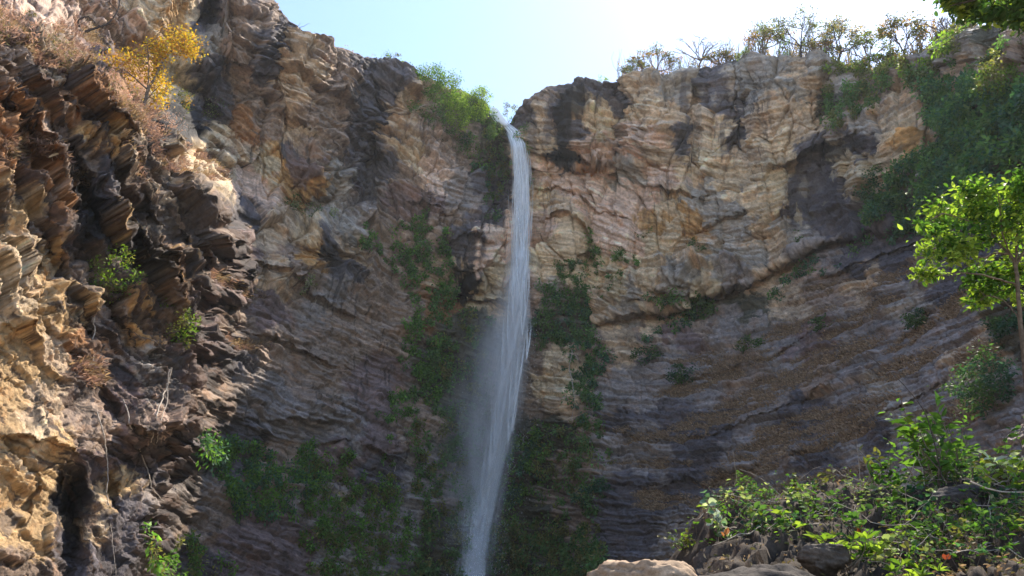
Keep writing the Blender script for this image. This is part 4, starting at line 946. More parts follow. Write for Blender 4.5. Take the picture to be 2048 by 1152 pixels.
dY = float(np.hypot(*(grid_at(286, 232, PD) - CAM)[:2])) + .3
limb_tree('yellow_tree', 'golden yellow tree with bare forked trunk on the left terrace', 'tree', dY,
    [([(284, 236), (290, 205), (296, 180)], 6, 5), ([(296, 180), (312, 150), (328, 118), (346, 98)], 4.5, 3.5), ([(346, 98), (362, 108), (388, 102)], 2.5, 1.2), ([(346, 98), (352, 84), (370, 74)], 2.5, 1.2), ([(296, 180), (272, 158), (250, 140)], 3, 1.5), ([(290, 205), (298, 150), (296, 90), (290, 60)], 3, 1), ([(290, 205), (310, 180), (320, 170)], 2, 1), ([(284, 236), (262, 190), (245, 165)], 3, 1.2)],
    [(362, 84, 32, 19, 900), (318, 100, 22, 15, 500), (378, 96, 18, 15, 400), (262, 132, 42, 21, 1200), (232, 138, 18, 10, 240), (310, 150, 14, 22, 380), (318, 180, 20, 26, 560), (240, 180, 20, 14, 160)], 'yellow', .19, 'rust', .3, MAT_BARK, 1.6, 21, group=None, split=True, jit=.4)
dB = float(np.hypot(*(grid_at(170, 70, PD) - CAM)[:2])) - 1.0
limb_tree('bare_tree', 'dark leafless branch reaching up over the pink rock at top left', 'bare tree', dB,
    [([(192, 110), (176, 88), (164, 66)], 5, 4.5), ([(164, 66), (190, 56), (216, 48), (236, 24), (240, -6)], 4.5, 2), ([(164, 66), (154, 40), (176, 31), (190, 46)], 3.5, 2), ([(216, 48), (232, 47)], 2, 1), ([(236, 24), (224, 10), (214, -8)], 2, 1)], [], 'dry', .1, None, 0, MAT_DARKBARK, .8, 22, split=True)
def skyline(label, px, py, h, w, kind, n, leaf=.3, kind2=None, mix=.3, lean=0, seed=1, bare=False, bark=None, kinds=None):
    rng = np.random.RandomState(seed * 17 + 3)
    j = np.argmin(np.abs(XS - px)); rp = PALL[7, j]; D = float(np.hypot(*(rp - CAM)[:2])) + .4
    y0 = rim_y[j] + 14
    limbs = []; crowns = []; w = w * 1.35; h = h * .92
    fork = (px + lean * .35 * h, y0 - h * .42)
    limbs.append(([(px, y0), (px + lean * .1 * h + rng.randn() * 3, y0 - h * .2), fork], 5.0, 3.5))
    K = 5 if not bare else 7
    for k in range(K):
        u = (k + .5) / K * 2 - 1
        tip = (fork[0] + lean * h * .2 + u * w * .5 + rng.randn() * 3, y0 - h * (.72 + .28 * (1 - u * u)) + rng.randn() * 4)
        mid = ((fork[0] * .5 + tip[0] * .5) + rng.randn() * 6, fork[1] * .55 + tip[1] * .45 + rng.randn() * 5)
        limbs.append(([fork, mid, tip], 2.6, .9))
        for q in range(2):
            t2 = (tip[0] + rng.randn() * w * .13, tip[1] + rng.randn() * h * .10 + h * .02)
            limbs.append(([mid, ((mid[0] + t2[0]) / 2 + rng.randn() * 3, (mid[1] + t2[1]) / 2), t2], 1.4, .6))
            if not bare or rng.rand() < .4: crowns.append((t2[0], t2[1], w * .15, h * .12, n * 2 // (K * 3)))
        if not bare: crowns.append((tip[0], tip[1], w * .14, h * .11, n * 2 // (K * 3)))
    return limb_tree('skyline_tree', label, 'tree', D, limbs, crowns, kind, leaf, kind2, mix, bark or MAT_BARK, 2.2, seed, twigs=60)
skyline('small round bushy tree at the left end of the right-hand skyline row', 1266, 150, 40, 44, 'olive', 420, .26, 'pale', .3, 0, 31)
skyline('dark-leaved skyline tree, second of the right-hand row from the waterfall', 1312, 150, 62, 66, 'olive', 640, .27, 'rust', .25, .1, 32)
skyline('leafless skyline tree with fine pinkish twigs over the tan wall', 1398, 140, 80, 84, 'pinkdry', 260, .18, None, 0, .15, 33, True, MAT_BARK)
skyline('low golden skyline tree beside the leafless pinkish one', 1442, 132, 44, 40, 'olive', 360, .26, 'rust', .3, -.1, 34)
skyline('skyline tree with rusty leaves standing by a rock knob', 1528, 112, 66, 62, 'rust', 520, .26, 'olive', .5, -.1, 35)
skyline('widest skyline tree with a strong forked dark trunk', 1606, 116, 92, 120, 'olive', 900, .28, 'pale', .3, -.15, 36, False, MAT_DARKBARK)
skyline('skyline tree with pink-tinged leaves and a bent dark trunk', 1676, 140, 96, 80, 'pinkdry', 560, .26, 'olive', .4, .2, 37, False, MAT_DARKBARK)
skyline('slender pale green skyline tree next to the bent trunk', 1736, 146, 84, 70, 'olive', 560, .26, 'bright', .3, .1, 38)
skyline('umbrella-shaped tree, the tallest on the skyline', 1806, 138, 116, 76, 'olive', 760, .27, 'rust', .25, .05, 39, False, MAT_DARKBARK)
skyline('leafless grey tree rightmost on the skyline', 1892, 84, 56, 70, 'dry', 120, .18, None, 0, 0, 40, True)
skyline('short yellow-green tree low on the skyline under the umbrella tree', 1768, 150, 50, 60, 'bright', 520, .26, 'olive', .5, 0, 41)
skyline('short rusty tree low on the skyline behind the bent trunk', 1650, 130, 40, 44, 'rust', 300, .25, 'olive', .5, 0, 42)

# scrub and twigs filling the rim between the skyline trees
def rim_scrub(label, x0, x1, n, hpx, seed, kinds):
    rng = np.random.RandomState(seed)
    x = rng.uniform(x0, x1, n)
    prof = np.clip(.35 + fbm(x / 34, x * 0 + seed, 4, seed, .6) * 1.3, .03, 1.3)
    u = rng.rand(n) ** .8
    ry = np.interp(x, XS, rim_y); j = np.clip(np.searchsorted(XS, x), 0, len(XS) - 1)
    D = np.hypot(*(PALL[7, j] - CAM)[:, :2].T) + rng.rand(n) * 2.4
    p = at(x, ry + 4 - u * prof * hpx, D)
    cells = (hval((x / 17).astype(np.int32), (u * 3).astype(np.int32), seed) * len(kinds)).astype(int).clip(0, len(kinds) - 1)
    col = np.stack([pick(k, n, rng) for k in kinds])[cells, np.arange(n)]
    V, F, C = leaf_cloud(p, .24, rng, col, .5, .1)
    tag(mesh_obj('rim_scrub', V, F, MAT_LEAF, None, C), label, 'scrub', None, 'stuff')
    g = Geo()
    for k in range(n // 26):
        xx = rng.uniform(x0, x1); jj = int(np.clip(np.searchsorted(XS, xx), 0, len(XS) - 1)); pr = float(np.interp(xx, np.sort(x), prof[np.argsort(x)]))
        Dd = float(np.hypot(*(PALL[7, jj] - CAM)[:2])) + rng.rand() * 2
        b = at(xx, rim_y[jj] + 6, Dd); q = at(xx + rng.randn() * 12, rim_y[jj] - hpx * (pr + .35 * rng.rand()), Dd)
        g.add(*tube(bend(b, q, 6, rng, .14), .05, .015, 3))
    tag(g.build('rim_twigs', MAT_BARK), label.replace('leafy', 'bare twigs of the leafy'), 'twigs', None, 'stuff')
rim_scrub('leafy olive scrub along the rim above the tan wall', 1235, 1500, 3600, 56, 61, ['olive', 'pale', 'rust', 'olive', 'pinkdry'])
rim_scrub('leafy yellow-green scrub under the skyline trees on the right rim', 1490, 1950, 9000, 72, 63, ['olive', 'bright', 'pale', 'olive', 'pinkdry', 'rust'])
rim_scrub('leafy thin scrub along the rim left of the waterfall', 560, 830, 300, 18, 65, ['olive', 'dry', 'rust'])
# ------------------------------------------------------------------ the bank in front on the right
BX = np.linspace(1080, 2700, 220)
CRX = [1080, 1250, 1330, 1380, 1430, 1480, 1560, 1700, 1850, 1950, 2048, 2300, 2700]
CRY = [1330, 1210, 1160, 1110, 1040, 1003, 995, 985, 985, 960, 960, 930, 900]
crest = np.interp(BX, CRX, CRY)
prof = [(0.0, 4.2, None), (.2, 5.2, 1340), (.42, 6.0, 1200), (.6, 6.8, None), (.8, 7.8, None), (1.0, 8.8, None)]
BT = np.linspace(0, 1, 110)
bankP = np.zeros((len(BT), len(BX), 3))
for i, t in enumerate(BT):
    Dd = 4.6 + 4.4 * t
    yy = 1560 + (crest - 1560) * (t ** .55)
    bankP[i] = at(BX, yy, np.full(len(BX), Dd))
bn = grid_normals(bankP)
if (bn * (CAM - bankP)).sum(-1).mean() < 0: bn = -bn
U, T_ = np.meshgrid(BX, BT)
w, e, q = worley(U / 90, T_ * 9, 901)
w2, e2, q2 = worley(U / 30, T_ * 26, 905)
bd = .10 * w + .04 * w2 - .05 * (1 - sstep(0, .1, e)) + .10 * fbm(U / 60, T_ * 14, 5, 909, .6)
bankP = bankP + bn * bd[..., None]
back = [bankP[-1] + np.array([0.15 * d, d, -.5 * d ** 1.3]) for d in (.4, 1.0, 2.0, 3.2)]
front = bankP[0].copy(); front[:, 2] = -.4; front[:, 1] -= .4
bankA = np.concatenate([front[None], bankP, np.stack(back)])
r_, c_ = bankA.shape[:2]
idx = np.arange(r_ * c_).reshape(r_, c_)
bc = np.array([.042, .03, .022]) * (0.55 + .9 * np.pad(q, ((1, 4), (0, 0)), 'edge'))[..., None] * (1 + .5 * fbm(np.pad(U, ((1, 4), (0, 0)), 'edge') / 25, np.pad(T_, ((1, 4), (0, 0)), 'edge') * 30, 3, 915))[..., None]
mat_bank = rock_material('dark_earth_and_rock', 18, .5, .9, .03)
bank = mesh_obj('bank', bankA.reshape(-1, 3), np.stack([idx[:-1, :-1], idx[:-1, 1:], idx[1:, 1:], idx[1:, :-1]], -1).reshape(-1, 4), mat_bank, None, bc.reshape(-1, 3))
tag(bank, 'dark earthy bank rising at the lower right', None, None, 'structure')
def bank_at(px, py):
    """point of the bank surface shown at a pixel"""
    cy = float(np.interp(px, CRX, CRY))
    t = np.clip((1560 - py) / (1560 - cy), 0, 1) ** (1 / .55)
    i = int(round(float(t) * (len(BT) - 1))); j = int(np.clip(round((px - BX[0]) / (BX[1] - BX[0])), 0, len(BX) - 1))
    return bankP[i, j]

import bmesh
def boulder(label, px, py, D, size, seed, col, name='boulder', rot=0, bmat=None, cuts=4, facet=.16, z0=None):
    """a weathered block: an icosphere squared off by planes, then roughened"""
    rng = np.random.RandomState(seed)
    bm = bmesh.new(); bmesh.ops.create_icosphere(bm, subdivisions=5, radius=1.0)
    V = np.array([v.co[:] for v in bm.verts]); F = np.array([[v.index for v in f.verts] for f in bm.faces]); bm.free()
    for k in range(20):
        n = unit(rng.randn(3)); d = .56 + .26 * rng.rand()
        ex = np.clip(V @ n - d, 0, None)
        V = V - ex[:, None] * n * .98
    s = np.array(size); V = V * s
    n = unit(V / s)
    h = fbm(V[:, 0] * 3.1 / s[0] + V[:, 2] / s[2], V[:, 1] * 3.1 / s[1] + V[:, 2] * 2 / s[2], 5, seed, .6) * facet * s[2]
    bb = (V[:, 2] + .25 * V[:, 0]) / (.16 * s[2]); lay = hval(np.floor(bb + .6 * fbm(V[:, 0] * 4, V[:, 1] * 4, 3, seed + 4)).astype(np.int32), np.zeros(len(V), np.int32), seed) - .5
    V = V + n * (h + lay * .10 * s[2])[:, None]
    c, sn = math.cos(rot), math.sin(rot)
    V = V @ np.array([[c, sn, 0], [-sn, c, 0], [0, 0, 1]])
    cc = np.array(col) * (.75 + .5 * (lay + .5) + .5 * fbm(V[:, 0] * 5, V[:, 1] * 5 + V[:, 2] * 5, 4, seed + 9))[:, None].clip(.35, 1.7)
    o = mesh_obj(name, V, F, bmat or mat_fore, None, cc)
    o.location = at(px, py, D)
    return tag(o, label, 'rock')
mat_fore = rock_material('foreground_rock', 26, .6, .85, .02)
boulder('pale tan sunlit boulder on the bank edge at the bottom', 1270, 1166, 6.6, (.50, .42, .26), 71, (.36, .25, .165), rot=.1)
boulder('long dark slab of rock beside the pale boulder', 1530, 1182, 6.0, (.72, .40, .20), 72, (.05, .04, .035), name='rock_slab', rot=.12)
boulder('dark rounded rock above the dark slab among leaves', 1645, 1118, 6.6, (.24, .22, .13), 73, (.085, .068, .055), name='rock')
boulder('dark rock half hidden behind the leafy sapling', 1930, 1000, 8.2, (.40, .30, .20), 74, (.05, .042, .038), name='rock')

def whorl_leaves(g, tip, k, size, kind, rng, up=.7, asp=.36, axis=None):
    ax = np.array([0, 0, 1.0]) if axis is None else axis
    a = np.arange(k) * 2 * np.pi / k + rng.rand() * 6
    d = unit(np.stack([np.cos(a), np.sin(a), np.full(k, up)], 1) + rng.randn(k, 3) * .18)
    g.add(*leaf_cloud(np.repeat(tip[None], k, 0), size, rng, kind, asp, 0, .22, 'oval', d))

def sprig(label, base, stems, height, spread, leaf, kind, name='plant', cat='plant', mode='alternate', seed=3, kind2=None, asp=.5, lean=(0, 0, 0), per=7, bark=None, thick=.006, register=True, g=None, gs=None):
    """a leafy plant: curved stems with leaves set along them or in a whorl at their tips"""
    rng = np.random.RandomState(seed)
    lf = g or Geo(); st = gs or Geo(); stl = []
    for k in range(stems):
        d = np.array([rng.randn() * spread, rng.randn() * spread * .7, height * (.6 + .6 * rng.rand())]) + np.array(lean) * height
        P3 = bend(base + rng.randn(3) * np.array([.06, .06, 0]) * (stems > 1), base + d, 8, rng, .10)
        if register: stl.append(tube(P3 - base, thick, thick * .4, 4))
        else: st.add(*tube(P3, thick, thick * .4, 4))
        kd = kind if (kind2 is None or rng.rand() > .35) else kind2
        if mode == 'whorl':
            whorl_leaves(lf, P3[-1], rng.randint(5, 8), leaf, kd, rng, .6, asp)
            if rng.rand() < .6: whorl_leaves(lf, P3[-3], rng.randint(3, 6), leaf * .9, kd, rng, .1, asp)
        else:
            u = np.linspace(.18, 1, per)
            pts = np.stack([np.interp(u, np.linspace(0, 1, 8), P3[:, i]) for i in range(3)], 1)
            dd = rng.randn(per, 3); dd[:, 2] = dd[:, 2] * .4 + .1; dd = unit(dd)
            lf.add(*leaf_cloud(pts + dd * .01, leaf, rng, kd, asp, .1, .2, 'oval', dd))
    if not register: return
    root = thing(name, base, label, cat)
    lf.build('foliage', MAT_LEAF, root, tri=True, origin=base)
    for V, F in stl:
        mesh_obj('stem', V, F, bark or MAT_BARK, root)
    return root

rngU = np.random.RandomState(77)
# tangled undergrowth: nobody could count these stems
ug, us = Geo(), Geo()
kinds = ['green', 'dark', 'olive', 'bright', 'green', 'dark', 'teal', 'pale']
for k in range(390):
    px = rngU.uniform(1400, 2200); cy = np.interp(px, CRX, CRY); py = rngU.uniform(cy + 4, min(1190, cy + 190))
    if px < 1720 and py > 1108: continue
    b = bank_at(px, py)
    sprig(None, b, rngU.randint(1, 4), rngU.uniform(.08, .26), .10, rngU.uniform(.035, .075), kinds[rngU.randint(len(kinds))], seed=k + 900, asp=rngU.uniform(.4, .75), per=rngU.randint(5, 9), register=False, g=ug, gs=us, thick=.004, mode='whorl' if rngU.rand() < .2 else 'alternate')
tag(ug.build('undergrowth', MAT_LEAF, tri=True), 'tangled leafy green undergrowth covering the bank', 'undergrowth', None, 'stuff')
tag(us.build('undergrowth_stems', MAT_BARK), 'thin brown stems tangled through the bank undergrowth', 'stems', None, 'stuff')
# dry twigs, dead stems and fallen leaves
tw = Geo()
for k in range(230):
    px = rngU.uniform(1420, 2150); cy = np.interp(px, CRX, CRY); py = rngU.uniform(cy - 4, min(1180, cy + 200))
    if px < 1720 and py > 1108: continue
    b = bank_at(px, py) + np.array([0, -.03, .03])
    L = rngU.uniform(.12, .55); d = unit(np.array([rngU.randn(), rngU.randn() * .4, rngU.randn() * .45 + .15])) * L
    tw.add(*tube(bend(b, b + d, 7, rngU, .10), .0045, .0015, 4))
tag(tw.build('dry_twigs', MAT_PALE), 'pale dry twigs littering the bank', 'twigs', None, 'stuff')
n = 1500
px = np.concatenate([rngU.uniform(1420, 2150, 700), rngU.normal(1900, 55, 800)])
lp = []
for x in px:
    cy = np.interp(x, CRX, CRY); y = rngU.uniform(cy + 5, min(1190, cy + 210)) if x < 1780 else rngU.uniform(1030, 1190)
    lp.append(bank_at(x, y) + np.array([rngU.randn() * .03, rngU.randn() * .03 - .02, rngU.rand() * .05]))
lp = np.array(lp)
lc = np.where((rngU.rand(n) < .5)[:, None], pick('dry', n, rngU), pick('olive', n, rngU))
V_, F_, C_ = leaf_cloud(lp, .045, rngU, lc, .45, 0, .3, 'oval')
tag(mesh_obj('leaf_litter', V_, tri_fix(F_), MAT_DRY, None, C_), 'pale dead leaves and dry bits scattered over the bank', 'leaf litter', None, 'stuff')
# hanging dead roots at the left end of the bank
rt = Geo()
for k in range(170):
    x = rngU.normal(1462, 20); b = bank_at(x, 1010 + rngU.rand() * 14) + np.array([0, -.10, .03])
    rt.add(*tube(bend(b, b + np.array([rngU.randn() * .08 - .05, -.12 - .1 * rngU.rand(), -rngU.uniform(.15, .42)]), 7, rngU, .10), .003, .0012, 3))
tag(rt.build('dead_fern', bark_material('dead_fern_brown', (.20, .115, .065), 30)), 'mat of brown dead fern hanging at the left end of the bank', 'dead fern', None, 'stuff')

for k, (x, y) in enumerate([(1690, 1140)]):
    sprig('lime green plant with whorled pointed leaves at the bottom of the bank', bank_at(1705, 1170) + np.array([0, -.1, 0]), 16, .22, .18, .085, 'lime', mode='whorl', seed=51, kind2='bright', asp=.34)
sprig('second lime plant, right of the whorled one at the bottom edge', bank_at(1815, 1185) + np.array([0, -.1, 0]), 7, .16, .10, .095, 'bright', mode='whorl', seed=52, kind2='lime', asp=.30)
sprig('small plant with one large lime leaf above the dark slab', bank_at(1572, 1090), 3, .17, .03, .13, 'lime', seed=53, asp=.5, per=4)
sprig('lime-leaved seedling near the crest of the bank', bank_at(1600, 1020), 4, .2, .06, .085, 'bright', seed=54, asp=.5, kind2='lime')
sprig('vine with pale bluish round leaves climbing the end of the bank', bank_at(1452, 1085) + np.array([-.02, -.12, 0]), 4, .42, .06, .075, 'blue', name='vine', cat='vine', seed=55, kind2='white', asp=.9, per=13, lean=(-.12, 0, 0))
sprig('feathery light green fern behind the pale vine', bank_at(1515, 1000), 6, .30, .10, .055, 'green', name='fern', cat='fern', seed=56, asp=.25, per=26, lean=(-.25, 0, 0))
sprig('tall sapling with broad green leaves against the ramp', bank_at(1890, 985) + np.array([0, .1, 0]), 7, .80, .13, .15, 'green', name='sapling', cat='sapling', seed=57, kind2='bright', asp=.48, per=13, thick=.010, lean=(-.1, 0, 0))
sprig('dense leafy green bush behind the tall sapling', bank_at(1950, 960) + np.array([.1, .5, -.3]), 34, 1.0, .36, .09, 'green', name='leafy_bush', cat='bush', seed=58, kind2='dark', asp=.5, per=22, thick=.008)
sprig('slim green seedling with yellow-green leaves at the right edge', bank_at(2025, 1000), 5, .34, .10, .10, 'lime', name='seedling', cat='seedling', seed=59, kind2='green', asp=.55, per=6)
sprig('low creeping plant with bright small leaves beside the pale boulder', bank_at(1385, 1120) + np.array([0, -.15, .02]), 12, .12, .12, .05, 'bright', seed=60, kind2='olive', asp=.6, per=7)
sprig('pale grey-leaved branch lying over the right end of the bank', bank_at(2010, 985) + np.array([0, -.1, .05]), 7, .18, .22, .10, 'white', name='branch', cat='branch', seed=61, kind2='pale', asp=.4, per=7)
sprig('leafy green plant with oval leaves in the middle of the bank', bank_at(1760, 1010), 9, .30, .12, .085, 'green', seed=62, kind2='olive', asp=.55, per=9)
sprig('dark green plant with drooping leaves above the dark slab', bank_at(1530, 1085), 9, .2, .12, .075, 'dark', seed=63, kind2='teal', asp=.6, per=8)
def fallen(label, px, py, size, col, seed):
    rng = np.random.RandomState(seed)
    b = bank_at(px, py) + np.array([0, -.12, .05])
    V, F, C = leaf_cloud(np.zeros((3, 3)) + rng.randn(3, 3) * .008, size, rng, np.tile(np.array(col), (3, 1)), .75, 0, .3, 'oval', unit(np.array([[.3, -.4, 1], [-.4, -.3, .8], [.1, -.5, .9]])))
    o = mesh_obj('dead_leaf', V, tri_fix(F), MAT_DRY, None, C); o.location = b
    tag(o, label, 'leaf')
fallen('orange dead leaf caught under the pale vine', 1455, 1106, .055, (.42, .20, .08), 1)
fallen('red dead leaf beside the lime whorled plant', 1712, 1082, .07, (.40, .12, .05), 2)
fallen('red dead leaf at the bottom edge of the bank', 1888, 1146, .045, (.36, .09, .04), 3)

# ------------------------------------------------------------------ near tree at the right edge, and the branch over the top corner
limb_tree('young_tree', 'near tree with sunlit fresh green leaves reaching in from the right edge', 'tree', 10.5,
    [([(2078, 1660), (2070, 1200), (2062, 900), (2052, 760), (2040, 640), (2036, 570), (2032, 530), (2020, 508)], 10, 6), ([(2020, 508), (2000, 490), (1975, 455), (1950, 410), (1935, 370)], 5, 2), ([(2020, 508), (1990, 505), (1965, 520), (1920, 492), (1880, 485)], 4, 1.5), ([(2032, 530), (2034, 460), (2040, 400), (2030, 345)], 4.5, 1.5), ([(2036, 570), (2000, 560), (1960, 548), (1920, 545), (1870, 552)], 4, 1.5), ([(2040, 640), (2010, 600), (1975, 590), (1960, 600)], 3, 1.2), ([(2032, 530), (2060, 480), (2090, 420)], 5, 2), ([(1975, 455), (1930, 440), (1885, 425), (1860, 440)], 3, 1.2), ([(2020, 508), (2005, 470), (2000, 420), (1995, 385)], 3, 1)],
    [(1960, 400, 54, 40, 528), (1895, 420, 44, 32, 316), (1860, 445, 30, 20, 144), (1990, 450, 56, 36, 462), (1905, 470, 50, 26, 316), (1860, 495, 26, 26, 144), (1925, 510, 50, 22, 276), (1855, 548, 32, 17, 198), (1985, 545, 50, 30, 408), (1960, 590, 36, 22, 224), (2035, 370, 24, 42, 250), (2030, 430, 34, 40, 276), (2040, 520, 30, 40, 237), (2075, 420, 36, 60, 276), (2020, 588, 30, 20, 158)],
    'lime', .085, 'green', .5, bark_material('young_tree_bark', (.14, .105, .075), 20), .9, 81, 'oval', twigs=45, asp=.5, crown_depth=.35, split=True, jit=.34)
limb_tree('overhanging_tree', 'leafy branch of a near tree hanging into the top right corner', 'tree', 9.0,
    [([(2260, 1720), (2230, 1000), (2200, 500), (2190, 120), (2150, -40), (2090, -90)], 16, 10), ([(2090, -90), (2050, -50), (2000, -20), (1950, 0), (1900, 12)], 8, 2), ([(2050, -50), (2045, -10), (2040, 30)], 4, 1.5), ([(2000, -20), (1985, 10), (1970, 30)], 3, 1.2), ([(2090, -90), (1980, -80), (1920, -40), (1890, -10)], 5, 1.5)],
    [(1915, 12, 34, 20, 420), (1965, 22, 36, 24, 520), (2015, 20, 36, 28, 520), (2050, 26, 30, 30, 420), (1940, -30, 60, 24, 500), (2040, -30, 60, 24, 500), (1900, -6, 22, 14, 200)], 'dark', .09, 'lime', .32, MAT_DARKBARK, .8, 82, 'oval', twigs=40, split=True)
# long thin twig leaning across the ramp
def stick(label, pts, D, w0, w1, name='twig', mat=None, dd=0):
    P3 = np.array([at(x, y, D + dd * i / max(1, len(pts) - 1)) for i, (x, y) in enumerate(pts)])
    t = np.linspace(0, len(P3) - 1, len(P3) * 6)
    S = np.stack([np.interp(t, np.arange(len(P3)), P3[:, k]) for k in range(3)], 1)
    for _ in range(6): S[1:-1] = (S[:-2] + S[2:] + 2 * S[1:-1]) / 4
    m = np.linalg.norm(P3[0] - CAM) / FPX
    V, F = tube(S - S[0], w0 * m * .5, w1 * m * .5, 5)
    o = mesh_obj(name, V, F, mat or MAT_BARK, None, None, True); o.location = S[0]
    return tag(o, label, name.replace('_', ' '))
stick('long thin dark twig arching up in front of the ramp', [(1885, 960), (1868, 880), (1850, 820), (1800, 760), (1760, 730), (1732, 706)], 8.6, 2.2, .9, 'twig', MAT_DARKBARK)
stick('pale dry stalk crossing in front of the ramp above the fern', [(1560, 990), (1528, 960), (1500, 945), (1478, 938)], 8.4, 1.6, .8, 'stalk', MAT_PALE)
stick('thin upright dry stalk on the crest of the bank', [(1722, 985), (1718, 930), (1712, 868)], 8.6, 1.6, .7, 'stalk', MAT_PALE)
stick('pale bent stick across the right end of the bank', [(1940, 963), (1975, 978), (2010, 985), (2060, 984)], 7.4, 3.2, 1.8, 'stick', MAT_PALE)

# lianas and roots hanging on the sunlit wall
def hanging(label, pts, w, name='hanging_root', mat=None, out=.25):
    P3 = []
    for (x, y) in pts:
        s = grid_at(x, y, PD); D = np.hypot(*(s - CAM)[:2]) - out
        P3.append(at(x, y, D))
    P3 = np.array(P3)
    r = np.linalg.norm(P3 - CAM, axis=1); rs = np.minimum(r, np.median(r) + 1.0); P3 = CAM + (P3 - CAM) * (rs / r)[:, None]
    t = np.linspace(0, len(P3) - 1, len(P3) * 6)
    S = np.stack([np.interp(t, np.arange(len(P3)), P3[:, k]) for k in range(3)], 1)
    for _ in range(4): S[1:-1] = (S[:-2] + S[2:] + 2 * S[1:-1]) / 4
    m = np.linalg.norm(S[0] - CAM) / FPX
    rr_ = np.random.RandomState(int(abs(pts[0][0]) * 3 + pts[0][1])); wv_ = np.cumsum(rr_.randn(len(S), 3), 0); wv_ -= np.linspace(0, 1, len(S))[:, None] * wv_[-1]
    S = S + wv_ * m * 1.1
    V, F = tube(S - S[0], w * m * .42, w * m * .22, 5)
    o = mesh_obj(name, V, F, mat or MAT_PALE, None, None, True); o.location = S[0]
    return tag(o, label, 'root')
hanging('straight pale root hanging below the upper green shrub', [(191, 622), (187, 680), (183, 755)], 3.4)
hanging('pale root dropping past the dark cleft at lower left', [(192, 822), (200, 870), (210, 925), (213, 985)], 3.2)
hanging('thin root continuing to the bottom edge at lower left', [(215, 990), (222, 1060), (232, 1150)], 2.0)
hanging('long pale root slanting down over the dark rock', [(246, 800), (264, 860), (286, 930), (300, 975), (328, 1002)], 3.4)
hanging('thick pale root falling from the yellow-green shrub', [(342, 735), (334, 790), (318, 840), (302, 885)], 4.2)
hanging('thinner root beside the thick pale one under the shrub', [(340, 740), (332, 810), (322, 850), (313, 886)], 2.6)
hanging('brown branch reaching left from the yellow-green shrub', [(332, 702), (310, 682), (280, 672), (244, 660)], 2.6, 'bare_branch', MAT_BARK)
hanging('forked white twig below the small pale-leaved bush', [(622, 618), (628, 600), (640, 584)], 2.4, 'bare_branch', MAT_PALE)
hanging('pale leaning dead trunk at the foot of the ramp', [(1180, 1102), (1188, 1080), (1195, 1058)], 3.2, 'dead_tree', MAT_PALE)
hanging('pale winding vine stem on the dark climbers right of the waterfall', [(1143, 700), (1140, 740), (1146, 790), (1142, 840)], 2.4, 'climbing_vine', MAT_PALE, 1.2)
hanging('thin root hanging down the brown wall toward the creepers', [(782, 880), (788, 930), (792, 975)], 2.0)
# ------------------------------------------------------------------ the waterfall
def water_material(name, alpha, tcol=(.97, .97, .97)):
    m, nt, out = new_mat(name)
    L = nt.links.new
    d = N(nt, 'ShaderNodeBsdfDiffuse'); d.inputs[0].default_value = (*tcol, 1)
    t = N(nt, 'ShaderNodeBsdfTranslucent'); t.inputs[0].default_value = (*tcol, 1)
    nv = N(nt, 'ShaderNodeCombineXYZ'); nv.inputs[0].default_value = .15; nv.inputs[1].default_value = -.45; nv.inputs[2].default_value = .88   # drops scatter the light of the whole sky, not of one facing
    L(nv.outputs[0], d.inputs['Normal'])
    m1 = N(nt, 'ShaderNodeMixShader'); m1.inputs[0].default_value = .15
    tr = N(nt, 'ShaderNodeBsdfTransparent'); m2 = N(nt, 'ShaderNodeMixShader')
    a = N(nt, 'ShaderNodeAttribute', attribute_name='colour')
    mu = N(nt, 'ShaderNodeMath', operation='MULTIPLY'); mu.inputs[1].default_value = alpha
    L(a.outputs['Color'], mu.inputs[0]); L(mu.outputs[0], m2.inputs[0])
    d2 = N(nt, 'ShaderNodeBsdfDiffuse'); d2.inputs[0].default_value = (*tcol, 1)
    m0 = N(nt, 'ShaderNodeMixShader'); m0.inputs[0].default_value = .65
    L(d.outputs[0], m0.inputs[1]); L(d2.outputs[0], m0.inputs[2])
    L(m0.outputs[0], m1.inputs[1]); L(t.outputs[0], m1.inputs[2]); L(tr.outputs[0], m2.inputs[1]); L(m1.outputs[0], m2.inputs[2]); L(m2.outputs[0], out.inputs[0])
    return m
# middle line and half width of the falling water in photo pixels
WY = [236, 250, 262, 290, 350, 420, 500, 600, 690, 760, 820, 880, 960, 1050, 1160, 1260]
WX = [1002, 1014, 1026, 1037, 1043, 1044, 1041, 1037, 1030, 1018, 1008, 1000, 978, 960, 947, 938]
WW = [8, 9, 11, 12, 13, 14, 15, 16, 20, 23, 24, 22, 20, 19, 19, 19]
_ys = np.arange(236, 1271, 6.0)
_wall = []
for _y in _ys:
    _x = np.interp(_y, WY, WX) + np.linspace(-26, 26, 15)
    _q = grid_at(_x, np.full(15, _y), PD) - CAM
    _wall.append(np.hypot(_q[:, 0], _q[:, 1]).min())
_wall = np.minimum.accumulate(np.array(_wall) - np.interp(_ys, [236, 262, 330], [.1, .3, 1.0]))
WD0 = float(_wall[3])
def water_D(y):
    """the water leaves the lip and falls free of the wall"""
    return np.interp(y, _ys, _wall)
print('water distance', WD0, _wall[::30])
rw = np.random.RandomState(91)
